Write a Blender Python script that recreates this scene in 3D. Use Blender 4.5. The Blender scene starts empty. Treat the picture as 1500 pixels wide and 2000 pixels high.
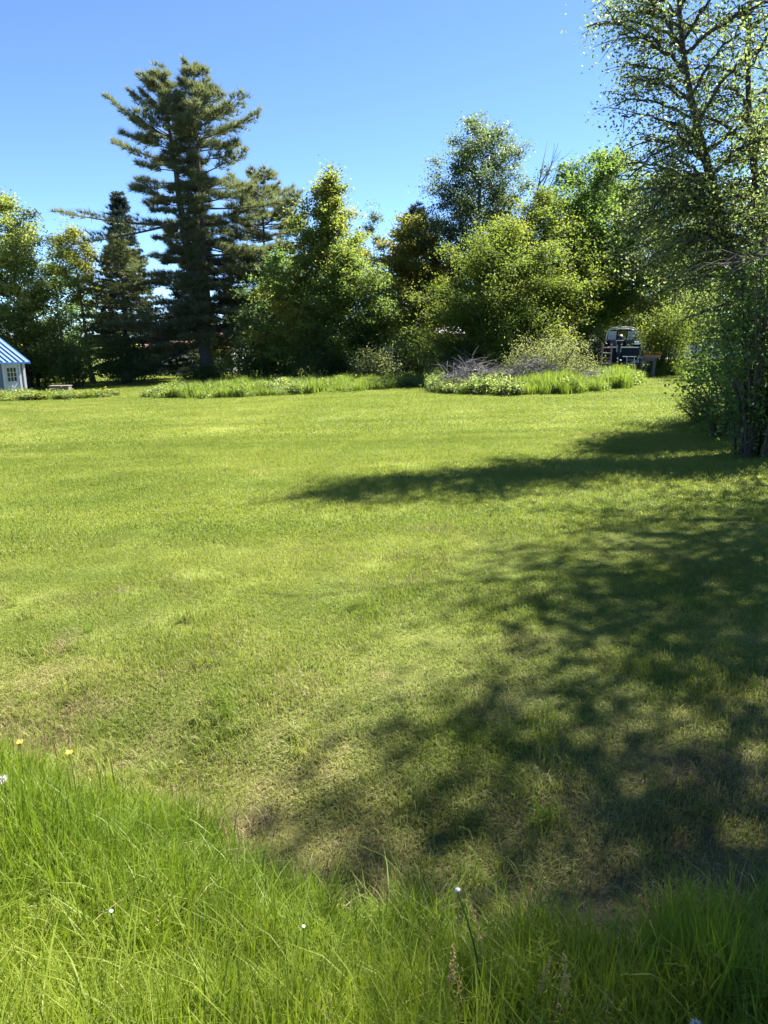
import bpy, bmesh, math, random
import numpy as np
from mathutils import Vector, Matrix, Euler

SC = bpy.context.scene
COL = SC.collection
random.seed(7)
PI = math.pi

# ------------------------------------------------------------------ camera
cam_d = bpy.data.cameras.new("camera")
cam = bpy.data.objects.new("camera", cam_d)
COL.objects.link(cam)
cam.location = (0, 0, 0)
cam.rotation_euler = (math.radians(90 - 14.2), 0, 0)
cam_d.sensor_fit = 'VERTICAL'
cam_d.sensor_height = 36.0
cam_d.lens = 36.0 * 1386.0 / 2000.0
cam_d.clip_start = 0.05
cam_d.clip_end = 3000
SC.camera = cam

# ------------------------------------------------------------------ sky, sun, exposure
SUN_AZ = math.radians(50)      # from +Y towards +X
SUN_EL = math.radians(50)
world = bpy.data.worlds.new("World")
SC.world = world
world.use_nodes = True
wn = world.node_tree.nodes
bg = wn["Background"]
sky = wn.new("ShaderNodeTexSky")
sky.sky_type = 'NISHITA'
sky.sun_disc = False
sky.sun_elevation = SUN_EL
sky.sun_rotation = SUN_AZ
sky.altitude = 3000
sky.air_density = 0.7
sky.dust_density = 0.0
sky.ozone_density = 6.5
world.node_tree.links.new(sky.outputs[0], bg.inputs[0])
bg.inputs[1].default_value = 0.076

sl = bpy.data.lights.new("sun", 'SUN')
sl.energy = 5.0
sl.angle = math.radians(0.53)
sl.color = (1.0, 0.945, 0.86)
so = bpy.data.objects.new("sun", sl)
COL.objects.link(so)
sdir = Vector((math.sin(SUN_AZ) * math.cos(SUN_EL), math.cos(SUN_AZ) * math.cos(SUN_EL), math.sin(SUN_EL)))
so.rotation_euler = sdir.to_track_quat('Z', 'Y').to_euler()
so.location = (30, 30, 40)

SC.view_settings.view_transform = 'Standard'
SC.view_settings.look = 'None'
SC.view_settings.exposure = 2.2
SC.view_settings.gamma = 1.0
SC.view_settings.use_curve_mapping = False
SC.cycles.max_bounces = 10
SC.cycles.diffuse_bounces = 8
SC.cycles.glossy_bounces = 2
SC.cycles.transmission_bounces = 6
SC.cycles.transparent_max_bounces = 6
SC.cycles.use_denoising = True

# ------------------------------------------------------------------ helpers: objects
def link(o, parent=None):
    COL.objects.link(o)
    if parent is not None:
        o.parent = parent
    return o

def tag(o, label=None, cat=None, group=None, kind=None):
    if label: o['label'] = label
    if cat: o['category'] = cat
    if group: o['group'] = group
    if kind: o['kind'] = kind
    return o

def empty(name, loc, rz=0.0, label=None, cat=None, group=None):
    o = bpy.data.objects.new(name, None)
    o.empty_display_size = 0.2
    o.location = loc
    o.rotation_euler = (0, 0, rz)
    link(o)
    return tag(o, label, cat, group)

def mesh_np(name, V, quads=None, tris=None, attrs=None, smooth=False):
    """mesh from numpy arrays; attrs: dict of per-face float arrays (quads first, then tris)."""
    V = np.asarray(V, dtype=np.float32)
    q = np.zeros((0, 4), np.int32) if quads is None else np.asarray(quads, np.int32)
    t = np.zeros((0, 3), np.int32) if tris is None else np.asarray(tris, np.int32)
    me = bpy.data.meshes.new(name)
    nl = len(q) * 4 + len(t) * 3
    me.vertices.add(len(V)); me.loops.add(nl); me.polygons.add(len(q) + len(t))
    me.vertices.foreach_set("co", V.ravel())
    me.loops.foreach_set("vertex_index", np.concatenate([q.ravel(), t.ravel()]).astype(np.int32))
    starts = np.concatenate([np.arange(len(q)) * 4, len(q) * 4 + np.arange(len(t)) * 3]).astype(np.int32)
    me.polygons.foreach_set("loop_start", starts)
    if attrs:
        for k, a in attrs.items():
            at = me.attributes.new(k, 'FLOAT', 'FACE')
            at.data.foreach_set("value", np.asarray(a, np.float32))
    if smooth:
        me.polygons.foreach_set("use_smooth", np.ones(len(q) + len(t), bool))
    me.update(calc_edges=True)
    return me

def obj(name, me, mat, parent=None, kind=None):
    o = bpy.data.objects.new(name, me)
    if mat is not None:
        me.materials.append(mat)
    link(o, parent)
    if kind: o['kind'] = kind
    return o

class MB:
    """collects boxes and tubes into one mesh"""
    def __init__(s): s.V = []; s.F = []
    def add(s, vs, fs):
        b = len(s.V); s.V += [tuple(v) for v in vs]; s.F += [[b + i for i in f] for f in fs]; return s
    def box(s, c, d, rz=0.0, bev=0.0):
        x, y, z = d[0] / 2, d[1] / 2, d[2] / 2
        cs, sn = math.cos(rz), math.sin(rz)
        vs = []
        for sx, sy, sz in [(-1,-1,-1),(1,-1,-1),(1,1,-1),(-1,1,-1),(-1,-1,1),(1,-1,1),(1,1,1),(-1,1,1)]:
            px, py = sx * x, sy * y
            vs.append((c[0] + px * cs - py * sn, c[1] + px * sn + py * cs, c[2] + sz * z))
        return s.add(vs, [(0,3,2,1),(4,5,6,7),(0,1,5,4),(1,2,6,5),(2,3,7,6),(3,0,4,7)])
    def hexa(s, vs):
        return s.add(vs, [(0,3,2,1),(4,5,6,7),(0,1,5,4),(1,2,6,5),(2,3,7,6),(3,0,4,7)])
    def tube(s, pts, r, n=8, cap=True):
        pts = [Vector(p) for p in pts]
        rs = r if hasattr(r, '__len__') else [r] * len(pts)
        rings = []
        a = None
        for i, p in enumerate(pts):
            d = (pts[min(i + 1, len(pts) - 1)] - pts[max(i - 1, 0)]).normalized()
            if a is None:
                a = d.orthogonal().normalized()
            else:
                a = (a - d * a.dot(d))
                a = a.normalized() if a.length > 1e-6 else d.orthogonal().normalized()
            b = d.cross(a)
            rings.append([p + (a * math.cos(2 * PI * k / n) + b * math.sin(2 * PI * k / n)) * rs[i] for k in range(n)])
        base = len(s.V)
        for rg in rings: s.V += [tuple(v) for v in rg]
        for i in range(len(rings) - 1):
            for k in range(n):
                s.F.append([base + i * n + k, base + i * n + (k + 1) % n, base + (i + 1) * n + (k + 1) % n, base + (i + 1) * n + k])
        if cap:
            s.F.append([base + k for k in reversed(range(n))])
            s.F.append([base + (len(rings) - 1) * n + k for k in range(n)])
        return s
    def mesh(s, name, smooth=False):
        me = bpy.data.meshes.new(name)
        me.from_pydata(s.V, [], s.F)
        if smooth:
            for p in me.polygons: p.use_smooth = True
        me.update()
        return me
    def build(s, name, mat, parent=None, smooth=False, bevel=0.0, kind=None):
        o = obj(name, s.mesh(name, smooth), mat, parent, kind)
        if bevel:
            m = o.modifiers.new("bevel", 'BEVEL'); m.width = bevel; m.segments = 2; m.limit_method = 'ANGLE'
        return o

# ------------------------------------------------------------------ helpers: materials
def nodes_of(name):
    m = bpy.data.materials.new(name); m.use_nodes = True
    nt = m.node_tree
    return m, nt, nt.nodes, nt.links

def ramp(n, stops, interp='LINEAR'):
    r = n.new("ShaderNodeValToRGB")
    e = r.color_ramp.elements
    while len(e) < len(stops): e.new(0.5)
    for el, (p, c) in zip(e, stops):
        el.position = p; el.color = (*c, 1) if len(c) == 3 else c
    r.color_ramp.interpolation = interp
    return r

def noise(n, l, scale, vec=None, detail=3, rough=0.55):
    t = n.new("ShaderNodeTexNoise"); t.inputs['Scale'].default_value = scale
    t.inputs['Detail'].default_value = detail; t.inputs['Roughness'].default_value = rough
    if vec is not None: l.new(vec, t.inputs['Vector'])
    return t

def mixc(n, l, fac, a, b, mode='MIX'):
    m = n.new("ShaderNodeMix"); m.data_type = 'RGBA'; m.blend_type = mode
    for sock, v in ((m.inputs[0], fac), (m.inputs[6], a), (m.inputs[7], b)):
        if hasattr(v, 'links') or isinstance(v, bpy.types.NodeSocket): l.new(v, sock)
        elif isinstance(v, (int, float)): sock.default_value = v
        else: sock.default_value = (*v, 1)
    return m.outputs[2]

def math_n(n, l, op, a, b=None, clamp=False):
    m = n.new("ShaderNodeMath"); m.operation = op; m.use_clamp = clamp
    for i, v in enumerate((a, b)):
        if v is None: continue
        if isinstance(v, bpy.types.NodeSocket): l.new(v, m.inputs[i])
        else: m.inputs[i].default_value = v
    return m.outputs[0]

def plain(name, col, rough=0.7, var=0.25, scale=6.0, metal=0.0, bump=0.15, spec=0.4, stretch=(1, 1, 1)):
    m, nt, n, l = nodes_of(name)
    b = n["Principled BSDF"]
    tc = n.new("ShaderNodeTexCoord")
    mp = n.new("ShaderNodeMapping"); mp.inputs['Scale'].default_value = stretch
    l.new(tc.outputs['Object'], mp.inputs[0])
    t = noise(n, l, scale, mp.outputs[0], 5, 0.6)
    lo = tuple(c * (1 - var) for c in col); hi = tuple(min(1, c * (1 + var)) for c in col)
    r = ramp(n, [(0.3, lo), (0.7, hi)])
    l.new(t.outputs[0], r.inputs[0]); l.new(r.outputs[0], b.inputs['Base Color'])
    b.inputs['Roughness'].default_value = rough; b.inputs['Metallic'].default_value = metal
    b.inputs['Specular IOR Level'].default_value = spec
    if bump:
        bp = n.new("ShaderNodeBump"); bp.inputs['Strength'].default_value = bump; bp.inputs['Distance'].default_value = 0.02
        l.new(t.outputs[0], bp.inputs['Height']); l.new(bp.outputs[0], b.inputs['Normal'])
    return m

def leafmat(name, a, b_, tip=None, trans=0.58, tcol=None, spec=0.18, rough=0.55, tipw=0.12, gain=1.0):
    """a..b_: leaf colours spread by the per-leaf and per-spray attributes; tip: colour of some young leaves"""
    m, nt, n, l = nodes_of(name)
    pb = n["Principled BSDF"]; out = n["Material Output"]
    a, b_ = [tuple(v * gain + (0.010 if k_ == 2 else 0) for k_, v in enumerate(c_)) for c_ in (a, b_)]
    at = n.new("ShaderNodeAttribute"); at.attribute_name = 'rnd'
    at2 = n.new("ShaderNodeAttribute"); at2.attribute_name = 'tone'
    f = math_n(n, l, 'ADD', math_n(n, l, 'MULTIPLY', at.outputs['Fac'], 0.5), math_n(n, l, 'MULTIPLY', at2.outputs['Fac'], 0.5))
    c = mixc(n, l, f, a, b_)
    if tip:
        k = math_n(n, l, 'GREATER_THAN', at2.outputs['Fac'], 1 - tipw)
        c = mixc(n, l, math_n(n, l, 'MULTIPLY', k, 0.8), c, tip)
    l.new(c, pb.inputs['Base Color'])
    pb.inputs['Roughness'].default_value = rough
    pb.inputs['Specular IOR Level'].default_value = spec
    tr = n.new("ShaderNodeBsdfTranslucent")
    tc = mixc(n, l, 1.0, c, tcol or (1.8, 1.82, 1.05), 'MULTIPLY')
    l.new(tc, tr.inputs['Color'])
    mx = n.new("ShaderNodeMixShader"); mx.inputs[0].default_value = trans
    l.new(pb.outputs[0], mx.inputs[1]); l.new(tr.outputs[0], mx.inputs[2])
    l.new(mx.outputs[0], out.inputs['Surface'])
    return m

def bark(name, a, b_, scale=5):
    m, nt, n, l = nodes_of(name)
    pb = n["Principled BSDF"]
    tc = n.new("ShaderNodeTexCoord")
    mp = n.new("ShaderNodeMapping"); mp.inputs['Scale'].default_value = (4, 4, 0.8)
    l.new(tc.outputs['Object'], mp.inputs[0])
    t = noise(n, l, scale, mp.outputs[0], 6, 0.65)
    r = ramp(n, [(0.35, a), (0.65, b_)])
    l.new(t.outputs[0], r.inputs[0]); l.new(r.outputs[0], pb.inputs['Base Color'])
    pb.inputs['Roughness'].default_value = 0.9
    bp = n.new("ShaderNodeBump"); bp.inputs['Strength'].default_value = 0.7; bp.inputs['Distance'].default_value = 0.03
    l.new(t.outputs[0], bp.inputs['Height']); l.new(bp.outputs[0], pb.inputs['Normal'])
    return m

def lawnmat(name, soil=False, tall=False):
    """grass colours from patches of the place itself (dry spots, mown lanes, lush spots)"""
    m, nt, n, l = nodes_of(name)
    pb = n["Principled BSDF"]; out = n["Material Output"]
    g = n.new("ShaderNodeNewGeometry")
    pos = g.outputs['Position']
    n1 = noise(n, l, 0.28, pos, 4, 0.6)
    n2 = noise(n, l, 1.5, pos, 4, 0.65)
    n3 = noise(n, l, 7.0, pos, 2, 0.6)
    mp = n.new("ShaderNodeMapping"); mp.inputs['Rotation'].default_value = (0, 0, math.radians(-28)); mp.inputs['Scale'].default_value = (0.10, 1.0, 1.0)
    l.new(pos, mp.inputs[0])
    n4 = noise(n, l, 0.9, mp.outputs[0], 3, 0.5)      # mown lanes
    at = n.new("ShaderNodeAttribute"); at.attribute_name = 'rnd'
    if tall:
        a, b_, straw = (0.086, 0.150, 0.013), (0.215, 0.266, 0.030), (0.40, 0.36, 0.17)
    else:
        a, b_, straw = (0.110, 0.156, 0.025), (0.235, 0.264, 0.058), (0.40, 0.345, 0.17)
    s = math_n(n, l, 'ADD', math_n(n, l, 'MULTIPLY', n1.outputs[0], 0.5), math_n(n, l, 'MULTIPLY', n2.outputs[0], 0.35))
    s = math_n(n, l, 'ADD', s, math_n(n, l, 'MULTIPLY', n4.outputs[0], 0.65))
    s = math_n(n, l, 'ADD', s, math_n(n, l, 'MULTIPLY', at.outputs['Fac'], 0.22 if not soil else 0.0))
    mr = n.new("ShaderNodeMapRange"); mr.inputs[1].default_value = 0.56; mr.inputs[2].default_value = 1.08
    l.new(s, mr.inputs[0])
    c = mixc(n, l, mr.outputs[0], a, b_)
    # dry patches
    sep = n.new("ShaderNodeSeparateXYZ"); l.new(pos, sep.inputs[0])
    near = n.new("ShaderNodeMapRange")                # the ditch side is drier and thatchy
    near.inputs[1].default_value = 5.6; near.inputs[2].default_value = 2.2
    near.inputs[3].default_value = 0.0; near.inputs[4].default_value = 0.24
    l.new(sep.outputs['Y'], near.inputs[0])
    left = n.new("ShaderNodeMapRange")
    left.inputs[1].default_value = 0.0; left.inputs[2].default_value = -14.0
    left.inputs[3].default_value = 0.0; left.inputs[4].default_value = 0.09
    l.new(sep.outputs['X'], left.inputs[0])
    d = math_n(n, l, 'ADD', math_n(n, l, 'MULTIPLY', n2.outputs[0], 0.62), math_n(n, l, 'MULTIPLY', n1.outputs[0], 0.40))
    d = math_n(n, l, 'ADD', d, math_n(n, l, 'MULTIPLY', n3.outputs[0], 0.22))
    d = math_n(n, l, 'ADD', d, math_n(n, l, 'MULTIPLY', at.outputs['Fac'], 0.16))
    if not tall:
        d = math_n(n, l, 'ADD', d, near.outputs[0])
        d = math_n(n, l, 'ADD', d, left.outputs[0])
    dr = n.new("ShaderNodeMapRange"); dr.inputs[1].default_value = 0.80 if not tall else 0.82
    dr.inputs[2].default_value = 1.08 if not tall else 1.1
    dr.inputs[4].default_value = 0.85
    l.new(d, dr.inputs[0])
    c = mixc(n, l, dr.outputs[0], c, straw)
    if soil:
        c = mixc(n, l, math_n(n, l, 'ADD', 0.18, math_n(n, l, 'MULTIPLY', near.outputs[0], 2.4), True), c, (0.085, 0.062, 0.032))
        bp = n.new("ShaderNodeBump"); bp.inputs['Strength'].default_value = 0.6; bp.inputs['Distance'].default_value = 0.03
        nb = noise(n, l, 40, pos, 4, 0.7)
        l.new(nb.outputs[0], bp.inputs['Height']); l.new(bp.outputs[0], pb.inputs['Normal'])
        l.new(c, pb.inputs['Base Color']); pb.inputs['Roughness'].default_value = 0.95
        pb.inputs['Specular IOR Level'].default_value = 0.1
        return m
    l.new(c, pb.inputs['Base Color'])
    pb.inputs['Roughness'].default_value = 0.5; pb.inputs['Specular IOR Level'].default_value = 0.25
    tr = n.new("ShaderNodeBsdfTranslucent")
    l.new(mixc(n, l, 1.0, c, (1.4, 1.5, 0.7), 'MULTIPLY'), tr.inputs['Color'])
    mx = n.new("ShaderNodeMixShader"); mx.inputs[0].default_value = 0.42
    l.new(pb.outputs[0], mx.inputs[1]); l.new(tr.outputs[0], mx.inputs[2])
    l.new(mx.outputs[0], out.inputs['Surface'])
    return m

M = {}
M['soil'] = lawnmat('ground_soil', soil=True)
M['lawn'] = lawnmat('lawn_grass')
M['tall'] = lawnmat('tall_grass', tall=True)
M['straw'] = leafmat('dry_straw', (0.30, 0.24, 0.10), (0.48, 0.40, 0.20), trans=0.3, tcol=(1.1, 1.05, 0.8))
M['thatch'] = leafmat('brown_thatch', (0.13, 0.095, 0.048), (0.33, 0.26, 0.14), trans=0.25, tcol=(1.1, 1.05, 0.8))
M['weed'] = leafmat('weed_leaf', (0.075, 0.115, 0.030), (0.155, 0.190, 0.068), tip=(0.30, 0.33, 0.13), tipw=0.15)
M['weed_grass'] = leafmat('weed_blade', (0.092, 0.150, 0.018), (0.195, 0.245, 0.038), trans=0.45)
M['maple_pale'] = leafmat('maple_pale_leaf', (0.062, 0.088, 0.020), (0.135, 0.155, 0.040), tip=(0.34, 0.35, 0.14), tipw=0.28, gain=1.5)
M['yellow'] = leafmat('yellow_leaf', (0.10, 0.125, 0.012), (0.20, 0.20, 0.022))
M['spruce'] = leafmat('spruce_needle', (0.022, 0.036, 0.026), (0.052, 0.070, 0.044), trans=0.2, rough=0.6)
M['pine'] = leafmat('pine_needle', (0.095, 0.120, 0.068), (0.200, 0.215, 0.115), trans=0.5, rough=0.5, tcol=(1.2, 1.25, 0.7))
M['hemlock'] = leafmat('hemlock_needle', (0.070, 0.092, 0.040), (0.140, 0.160, 0.064), trans=0.42, rough=0.55)
M['cone'] = leafmat('amber_tipped_leaf', (0.055, 0.078, 0.015), (0.125, 0.140, 0.026), tip=(0.20, 0.18, 0.045), tipw=0.35, gain=1.6)
M['ash'] = leafmat('ash_leaf', (0.055, 0.085, 0.022), (0.110, 0.145, 0.036), tip=(0.17, 0.175, 0.04), tipw=0.15, gain=1.5)
M['brown'] = leafmat('bronze_maple_leaf', (0.055, 0.066, 0.013), (0.120, 0.115, 0.024), tip=(0.17, 0.120, 0.035), tipw=0.25, gain=2.0)
M['pale'] = leafmat('silver_green_leaf', (0.11, 0.14, 0.06), (0.20, 0.225, 0.11))
M['dark'] = leafmat('dark_green_leaf', (0.030, 0.055, 0.018), (0.070, 0.105, 0.032), gain=1.8)
M['poplar'] = leafmat('poplar_leaf', (0.042, 0.068, 0.030), (0.095, 0.128, 0.055), spec=0.3, rough=0.45, gain=1.1)
M['box'] = leafmat('box_elder_leaf', (0.065, 0.105, 0.014), (0.140, 0.170, 0.022), tip=(0.165, 0.185, 0.026), tipw=0.22)
M['maple'] = leafmat('maple_leaf', (0.040, 0.075, 0.015), (0.085, 0.125, 0.022), gain=1.5)
M['willow'] = leafmat('willow_leaf', (0.055, 0.080, 0.025), (0.115, 0.135, 0.045), tip=(0.16, 0.17, 0.045), tipw=0.12, gain=1.5)
M['plum'] = leafmat('plum_leaf', (0.022, 0.020, 0.018), (0.040, 0.034, 0.026), trans=0.2, tcol=(1.1, 0.9, 0.8))
M['birch'] = leafmat('birch_leaf', (0.062, 0.092, 0.034), (0.125, 0.155, 0.060), tip=(0.19, 0.21, 0.06), tipw=0.15, spec=0.35, rough=0.45, gain=1.3)
M['olive'] = leafmat('olive_bush_leaf', (0.095, 0.115, 0.045), (0.185, 0.205, 0.085))
M['bark'] = bark('grey_brown_bark', (0.035, 0.028, 0.022), (0.10, 0.082, 0.066))
M['bark_pine'] = bark('pine_bark', (0.030, 0.026, 0.024), (0.085, 0.072, 0.064))
M['bark_pale'] = bark('pale_bark', (0.12, 0.11, 0.09), (0.26, 0.24, 0.20))
M['bark_birch'] = bark('birch_bark', (0.026, 0.023, 0.021), (0.085, 0.075, 0.066), 8)
M['twig'] = bark('dead_twig', (0.12, 0.105, 0.095), (0.27, 0.245, 0.225), 12)
M['deadwood'] = bark('dead_branch', (0.09, 0.08, 0.075), (0.17, 0.155, 0.15), 12)

# ------------------------------------------------------------------ terrain
def edge_y(x):
    """front edge of the mown lawn: where the tall roadside grass stops"""
    return np.interp(x, [-6, -3, -1.64, -0.95, -0.5, -0.09, 0.35, 0.73, 1.3, 2.2, 5],
                     [4.2, 3.5, 2.95, 2.62, 2.30, 2.04, 1.93, 1.84, 1.98, 2.15, 2.4])
def sstep(a, b, x):
    t = np.clip((x - a) / (b - a), 0, 1); return t * t * (3 - 2 * t)
def zt(x, y):
    x = np.asarray(x, float); y = np.asarray(y, float)
    xc = np.clip(x, -60, 60); yc = np.clip(y, -10, 130)
    z = -1.99 + 0.0329 * xc - 0.0222 * yc
    und = 0.018 * np.sin(1.3 * x + 0.7 * y) * np.sin(0.9 * y - 0.5 * x) + 0.03 * np.sin(0.31 * x + 0.5) * np.sin(0.27 * y)
    z = z + und * sstep(1, 5, y)
    e = edge_y(x)
    dd = y - e
    ditch = -0.13 * np.exp(-((dd - 0.45) / 0.55) ** 2)
    bank = 0.52 * (1 - sstep(-2.2, 0.35, dd))
    return z + ditch + bank

gx = np.concatenate([[-600, -300, -160, -100], np.arange(-70, -12, 2.5), np.arange(-12, -5, .6), np.arange(-5, 5, .12), np.arange(5, 12, .6), np.arange(12, 70, 2.5), [100, 160, 300, 600]])
gy = np.concatenate([[-200, -60, -20, -8, -3], np.arange(-1, 7, .12), np.arange(7, 18, .45), np.arange(18, 90, 2.0), [100, 130, 200, 400, 900]])
X, Y = np.meshgrid(gx, gy)
Z = zt(X, Y)
nx, ny = len(gx), len(gy)
idx = np.arange(nx * ny).reshape(ny, nx)
q = np.stack([idx[:-1, :-1], idx[:-1, 1:], idx[1:, 1:], idx[1:, :-1]], -1).reshape(-1, 4)
ground = obj('ground', mesh_np('ground', np.stack([X, Y, Z], -1).reshape(-1, 3), q, smooth=True), M['soil'], kind='structure')

# ------------------------------------------------------------------ grass
RS = np.random.RandomState
def blades(n, rad, h0, h1, w, lean, seed, segs=2, gauss=True, curl=0.6):
    """arrays of n grass blades in a round tuft"""
    r = RS(seed)
    if gauss:
        p = r.normal(0, rad * 0.5, (n, 2))
    else:
        a = r.rand(n) * 2 * PI; q_ = np.sqrt(r.rand(n)) * rad; p = np.stack([q_ * np.cos(a), q_ * np.sin(a)], -1)
    h = h0 + (h1 - h0) * r.rand(n) ** 1.2
    az = r.rand(n) * 2 * PI
    ln = np.abs(r.normal(0, lean, n))
    d = np.stack([np.cos(az), np.sin(az), np.zeros(n)], -1)
    s = np.stack([-np.sin(az + r.normal(0, .6, n)), np.cos(az), np.zeros(n)], -1)
    s /= np.linalg.norm(s, axis=1)[:, None]
    V = []; k = segs
    wv = w * (0.7 + 0.6 * r.rand(n))
    for i in range(k):
        t = i / k
        c = np.zeros((n, 3)); c[:, :2] = p
        ang = ln * t * (1 + curl * t)
        c += d * (h * t * np.sin(ang))[:, None]; c[:, 2] += h * t * np.cos(ang)
        ww = (wv * (1 - 0.55 * t) / 2)[:, None] * s
        V += [c - ww, c + ww]
    c = np.zeros((n, 3)); c[:, :2] = p
    ang = ln * (1 + curl)
    c += d * (h * np.sin(ang))[:, None]; c[:, 2] += h * np.cos(ang)
    V.append(c)
    m = 2 * k + 1
    A = np.stack(V, 1).reshape(-1, 3)
    b = (np.arange(n) * m)[:, None]
    Q = np.concatenate([b + np.array([[2 * i, 2 * i + 1, 2 * i + 3, 2 * i + 2]]) for i in range(k - 1)]) if k > 1 else np.zeros((0, 4), int)
    T = b + np.array([[2 * k - 2, 2 * k - 1, 2 * k]])
    rn = r.rand(n)
    return A, Q, T, np.concatenate([np.tile(rn, k - 1), rn])

def src(name, arr, mat):
    A, Q, T, rn = arr
    me = mesh_np(name, A, Q, T, {'rnd': rn, 'tone': rn})
    o = bpy.data.objects.new(name, me); me.materials.append(mat)
    return o

def scatter(name, P, rot, scl, pick, sources, label=None, cat=None):
    """one ground-cover object: instances of the given tufts at points"""
    P = np.asarray(P, np.float32); n = len(P)
    me = bpy.data.meshes.new(name)
    me.vertices.add(n); me.vertices.foreach_set("co", P.ravel())
    for nm, arr, tp in (("rot", rot, 'FLOAT_VECTOR'), ("scl", scl, 'FLOAT_VECTOR')):
        a = me.attributes.new(nm, tp, 'POINT'); a.data.foreach_set("vector", np.asarray(arr, np.float32).ravel())
    a = me.attributes.new("pick", 'INT', 'POINT'); a.data.foreach_set("value", np.asarray(pick, np.int32))
    o = bpy.data.objects.new(name, me); link(o); tag(o, label, cat, None, 'stuff')
    c = bpy.data.collections.new(name + "_tufts")
    for s in sources: c.objects.link(s)
    ng = bpy.data.node_groups.new(name + "_scatter", 'GeometryNodeTree')
    ng.interface.new_socket("Geometry", in_out='INPUT', socket_type='NodeSocketGeometry')
    ng.interface.new_socket("Geometry", in_out='OUTPUT', socket_type='NodeSocketGeometry')
    N, L = ng.nodes, ng.links
    gi = N.new("NodeGroupInput"); go = N.new("NodeGroupOutput")
    ci = N.new("GeometryNodeCollectionInfo"); ci.inputs[0].default_value = c
    ci.inputs['Separate Children'].default_value = True; ci.inputs['Reset Children'].default_value = True
    ip = N.new("GeometryNodeInstanceOnPoints"); ip.inputs['Pick Instance'].default_value = True
    def attr(nm, tp):
        x = N.new("GeometryNodeInputNamedAttribute"); x.data_type = tp; x.inputs['Name'].default_value = nm
        return [s for s in x.outputs if s.name == 'Attribute' and s.enabled][0]
    L.new(gi.outputs[0], ip.inputs['Points']); L.new(ci.outputs[0], ip.inputs['Instance'])
    L.new(attr("pick", 'INT'), ip.inputs['Instance Index'])
    L.new(attr("rot", 'FLOAT_VECTOR'), ip.inputs['Rotation'])
    L.new(attr("scl", 'FLOAT_VECTOR'), ip.inputs['Scale'])
    L.new(ip.outputs[0], go.inputs[0])
    md = o.modifiers.new("scatter", 'NODES'); md.node_group = ng
    return o

def slope_rot(x, y, rz):
    """rotation that leans a flat tuft with the ground"""
    e = 0.1
    dzdx = (zt(x + e, y) - zt(x - e, y)) / (2 * e); dzdy = (zt(x, y + e) - zt(x, y - e)) / (2 * e)
    out = np.zeros((len(x), 3))
    for i in range(len(x)):
        nrm = Vector((-dzdx[i], -dzdy[i], 1)).normalized()
        qn = Vector((0, 0, 1)).rotation_difference(nrm)
        eu = (qn @ Euler((0, 0, rz[i])).to_quaternion()).to_euler()
        out[i] = eu
    return out

def in_poly(x, y, poly):
    c = np.zeros(len(x), bool); n = len(poly)
    for i in range(n):
        x1, y1 = poly[i]; x2, y2 = poly[(i + 1) % n]
        if y1 == y2: continue
        hit = ((y1 > y) != (y2 > y)) & (x < (x2 - x1) * (y - y1) / (y2 - y1) + x1)
        c ^= hit
    return c

STRIP = [(-12.1, 35.6), (-10.2, 34.2), (-8.3, 33.3), (-4.6, 33.9), (-1.2, 35.4), (2.1, 37.6), (3.4, 41), (2.6, 45.5), (-1.7, 48), (-8, 48), (-13.2, 46), (-12.6, 40)]
BED = [(2.1, 33.0), (2.7, 30.4), (4.9, 28.0), (7.4, 28.2), (9.8, 30.2), (11.6, 33.2), (13.2, 37.6), (13.9, 41), (12.2, 43), (7.6, 42.5), (3.0, 39)]
SHEDBED = [(-22.5, 37.6), (-20, 37.2), (-17.4, 36.6), (-14.6, 36.9), (-14.2, 38), (-16.5, 39.2), (-18.3, 40.6), (-20.2, 40.2), (-22, 39)]

# mown lawn
near_s = [src('lawn_tuft' if i == 0 else 'lawn_tuft.%03d' % i, blades(340, 0.20, 0.018, 0.055, 0.0036, 1.1, 40 + i), M['lawn']) for i in range(6)]
near_d = [src('lawn_tuft.%03d' % (6 + i), blades(160, 0.18, 0.015, 0.06, 0.0030, 1.15, 60 + i), M['thatch']) for i in range(3)]
mid_s = [src('lawn_patch' if i == 0 else 'lawn_patch.%03d' % i, blades(620, 0.42, 0.02, 0.045, 0.0060, 1.05, 80 + i), M['lawn']) for i in range(4)]
far_s = [src('lawn_sheet' if i == 0 else 'lawn_sheet.%03d' % i, blades(1000, 1.0, 0.02, 0.045, 0.013, 1.1, 90 + i), M['lawn']) for i in range(4)]
r = RS(5)
def band(y0, y1, dens, k=0.62, pad=0.8):
    w1 = k * y1 + pad
    n = int((y1 - y0) * 2 * w1 * dens)
    y = y0 + (y1 - y0) * r.rand(n); x = (r.rand(n) * 2 - 1) * w1
    keep = np.abs(x) < k * y + pad
    return x[keep], y[keep]
x, y = band(1.7, 8.0, 62)
kp = y > edge_y(x) - 0.05 + 0.10 * np.sin(7 * x) ; x, y = x[kp], y[kp]
nz = np.sin(2.1 * x + 1.3 * np.sin(1.7 * y)) * np.sin(2.6 * y + 0.8 * x) + 0.6 * np.sin(5.1 * x - 2.0 * y)
dist = y - edge_y(x)
pdry = np.clip(0.86 * np.exp(-dist / 0.7) + 0.05 + 0.10 * nz, 0, 0.9)
dry = r.rand(len(x)) < pdry
pk = np.where(dry, 6 + r.randint(0, 3, len(x)), r.randint(0, 6, len(x)))
sc = 0.75 + 0.5 * r.rand(len(x)); hz = sc * (0.75 + 0.45 * np.clip(nz, -.6, 1) + 0.3 * np.sin(11 * x + 3 * y) * np.sin(9 * y - 4 * x)) * (1 + 0.7 * np.exp(-dist / 0.8))
rotv = slope_rot(x, y, r.rand(len(x)) * 2 * PI)
scatter('lawn_grass', np.stack([x, y, zt(x, y)], -1), rotv, np.stack([sc, sc, hz], -1), pk, near_s + near_d)
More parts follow.
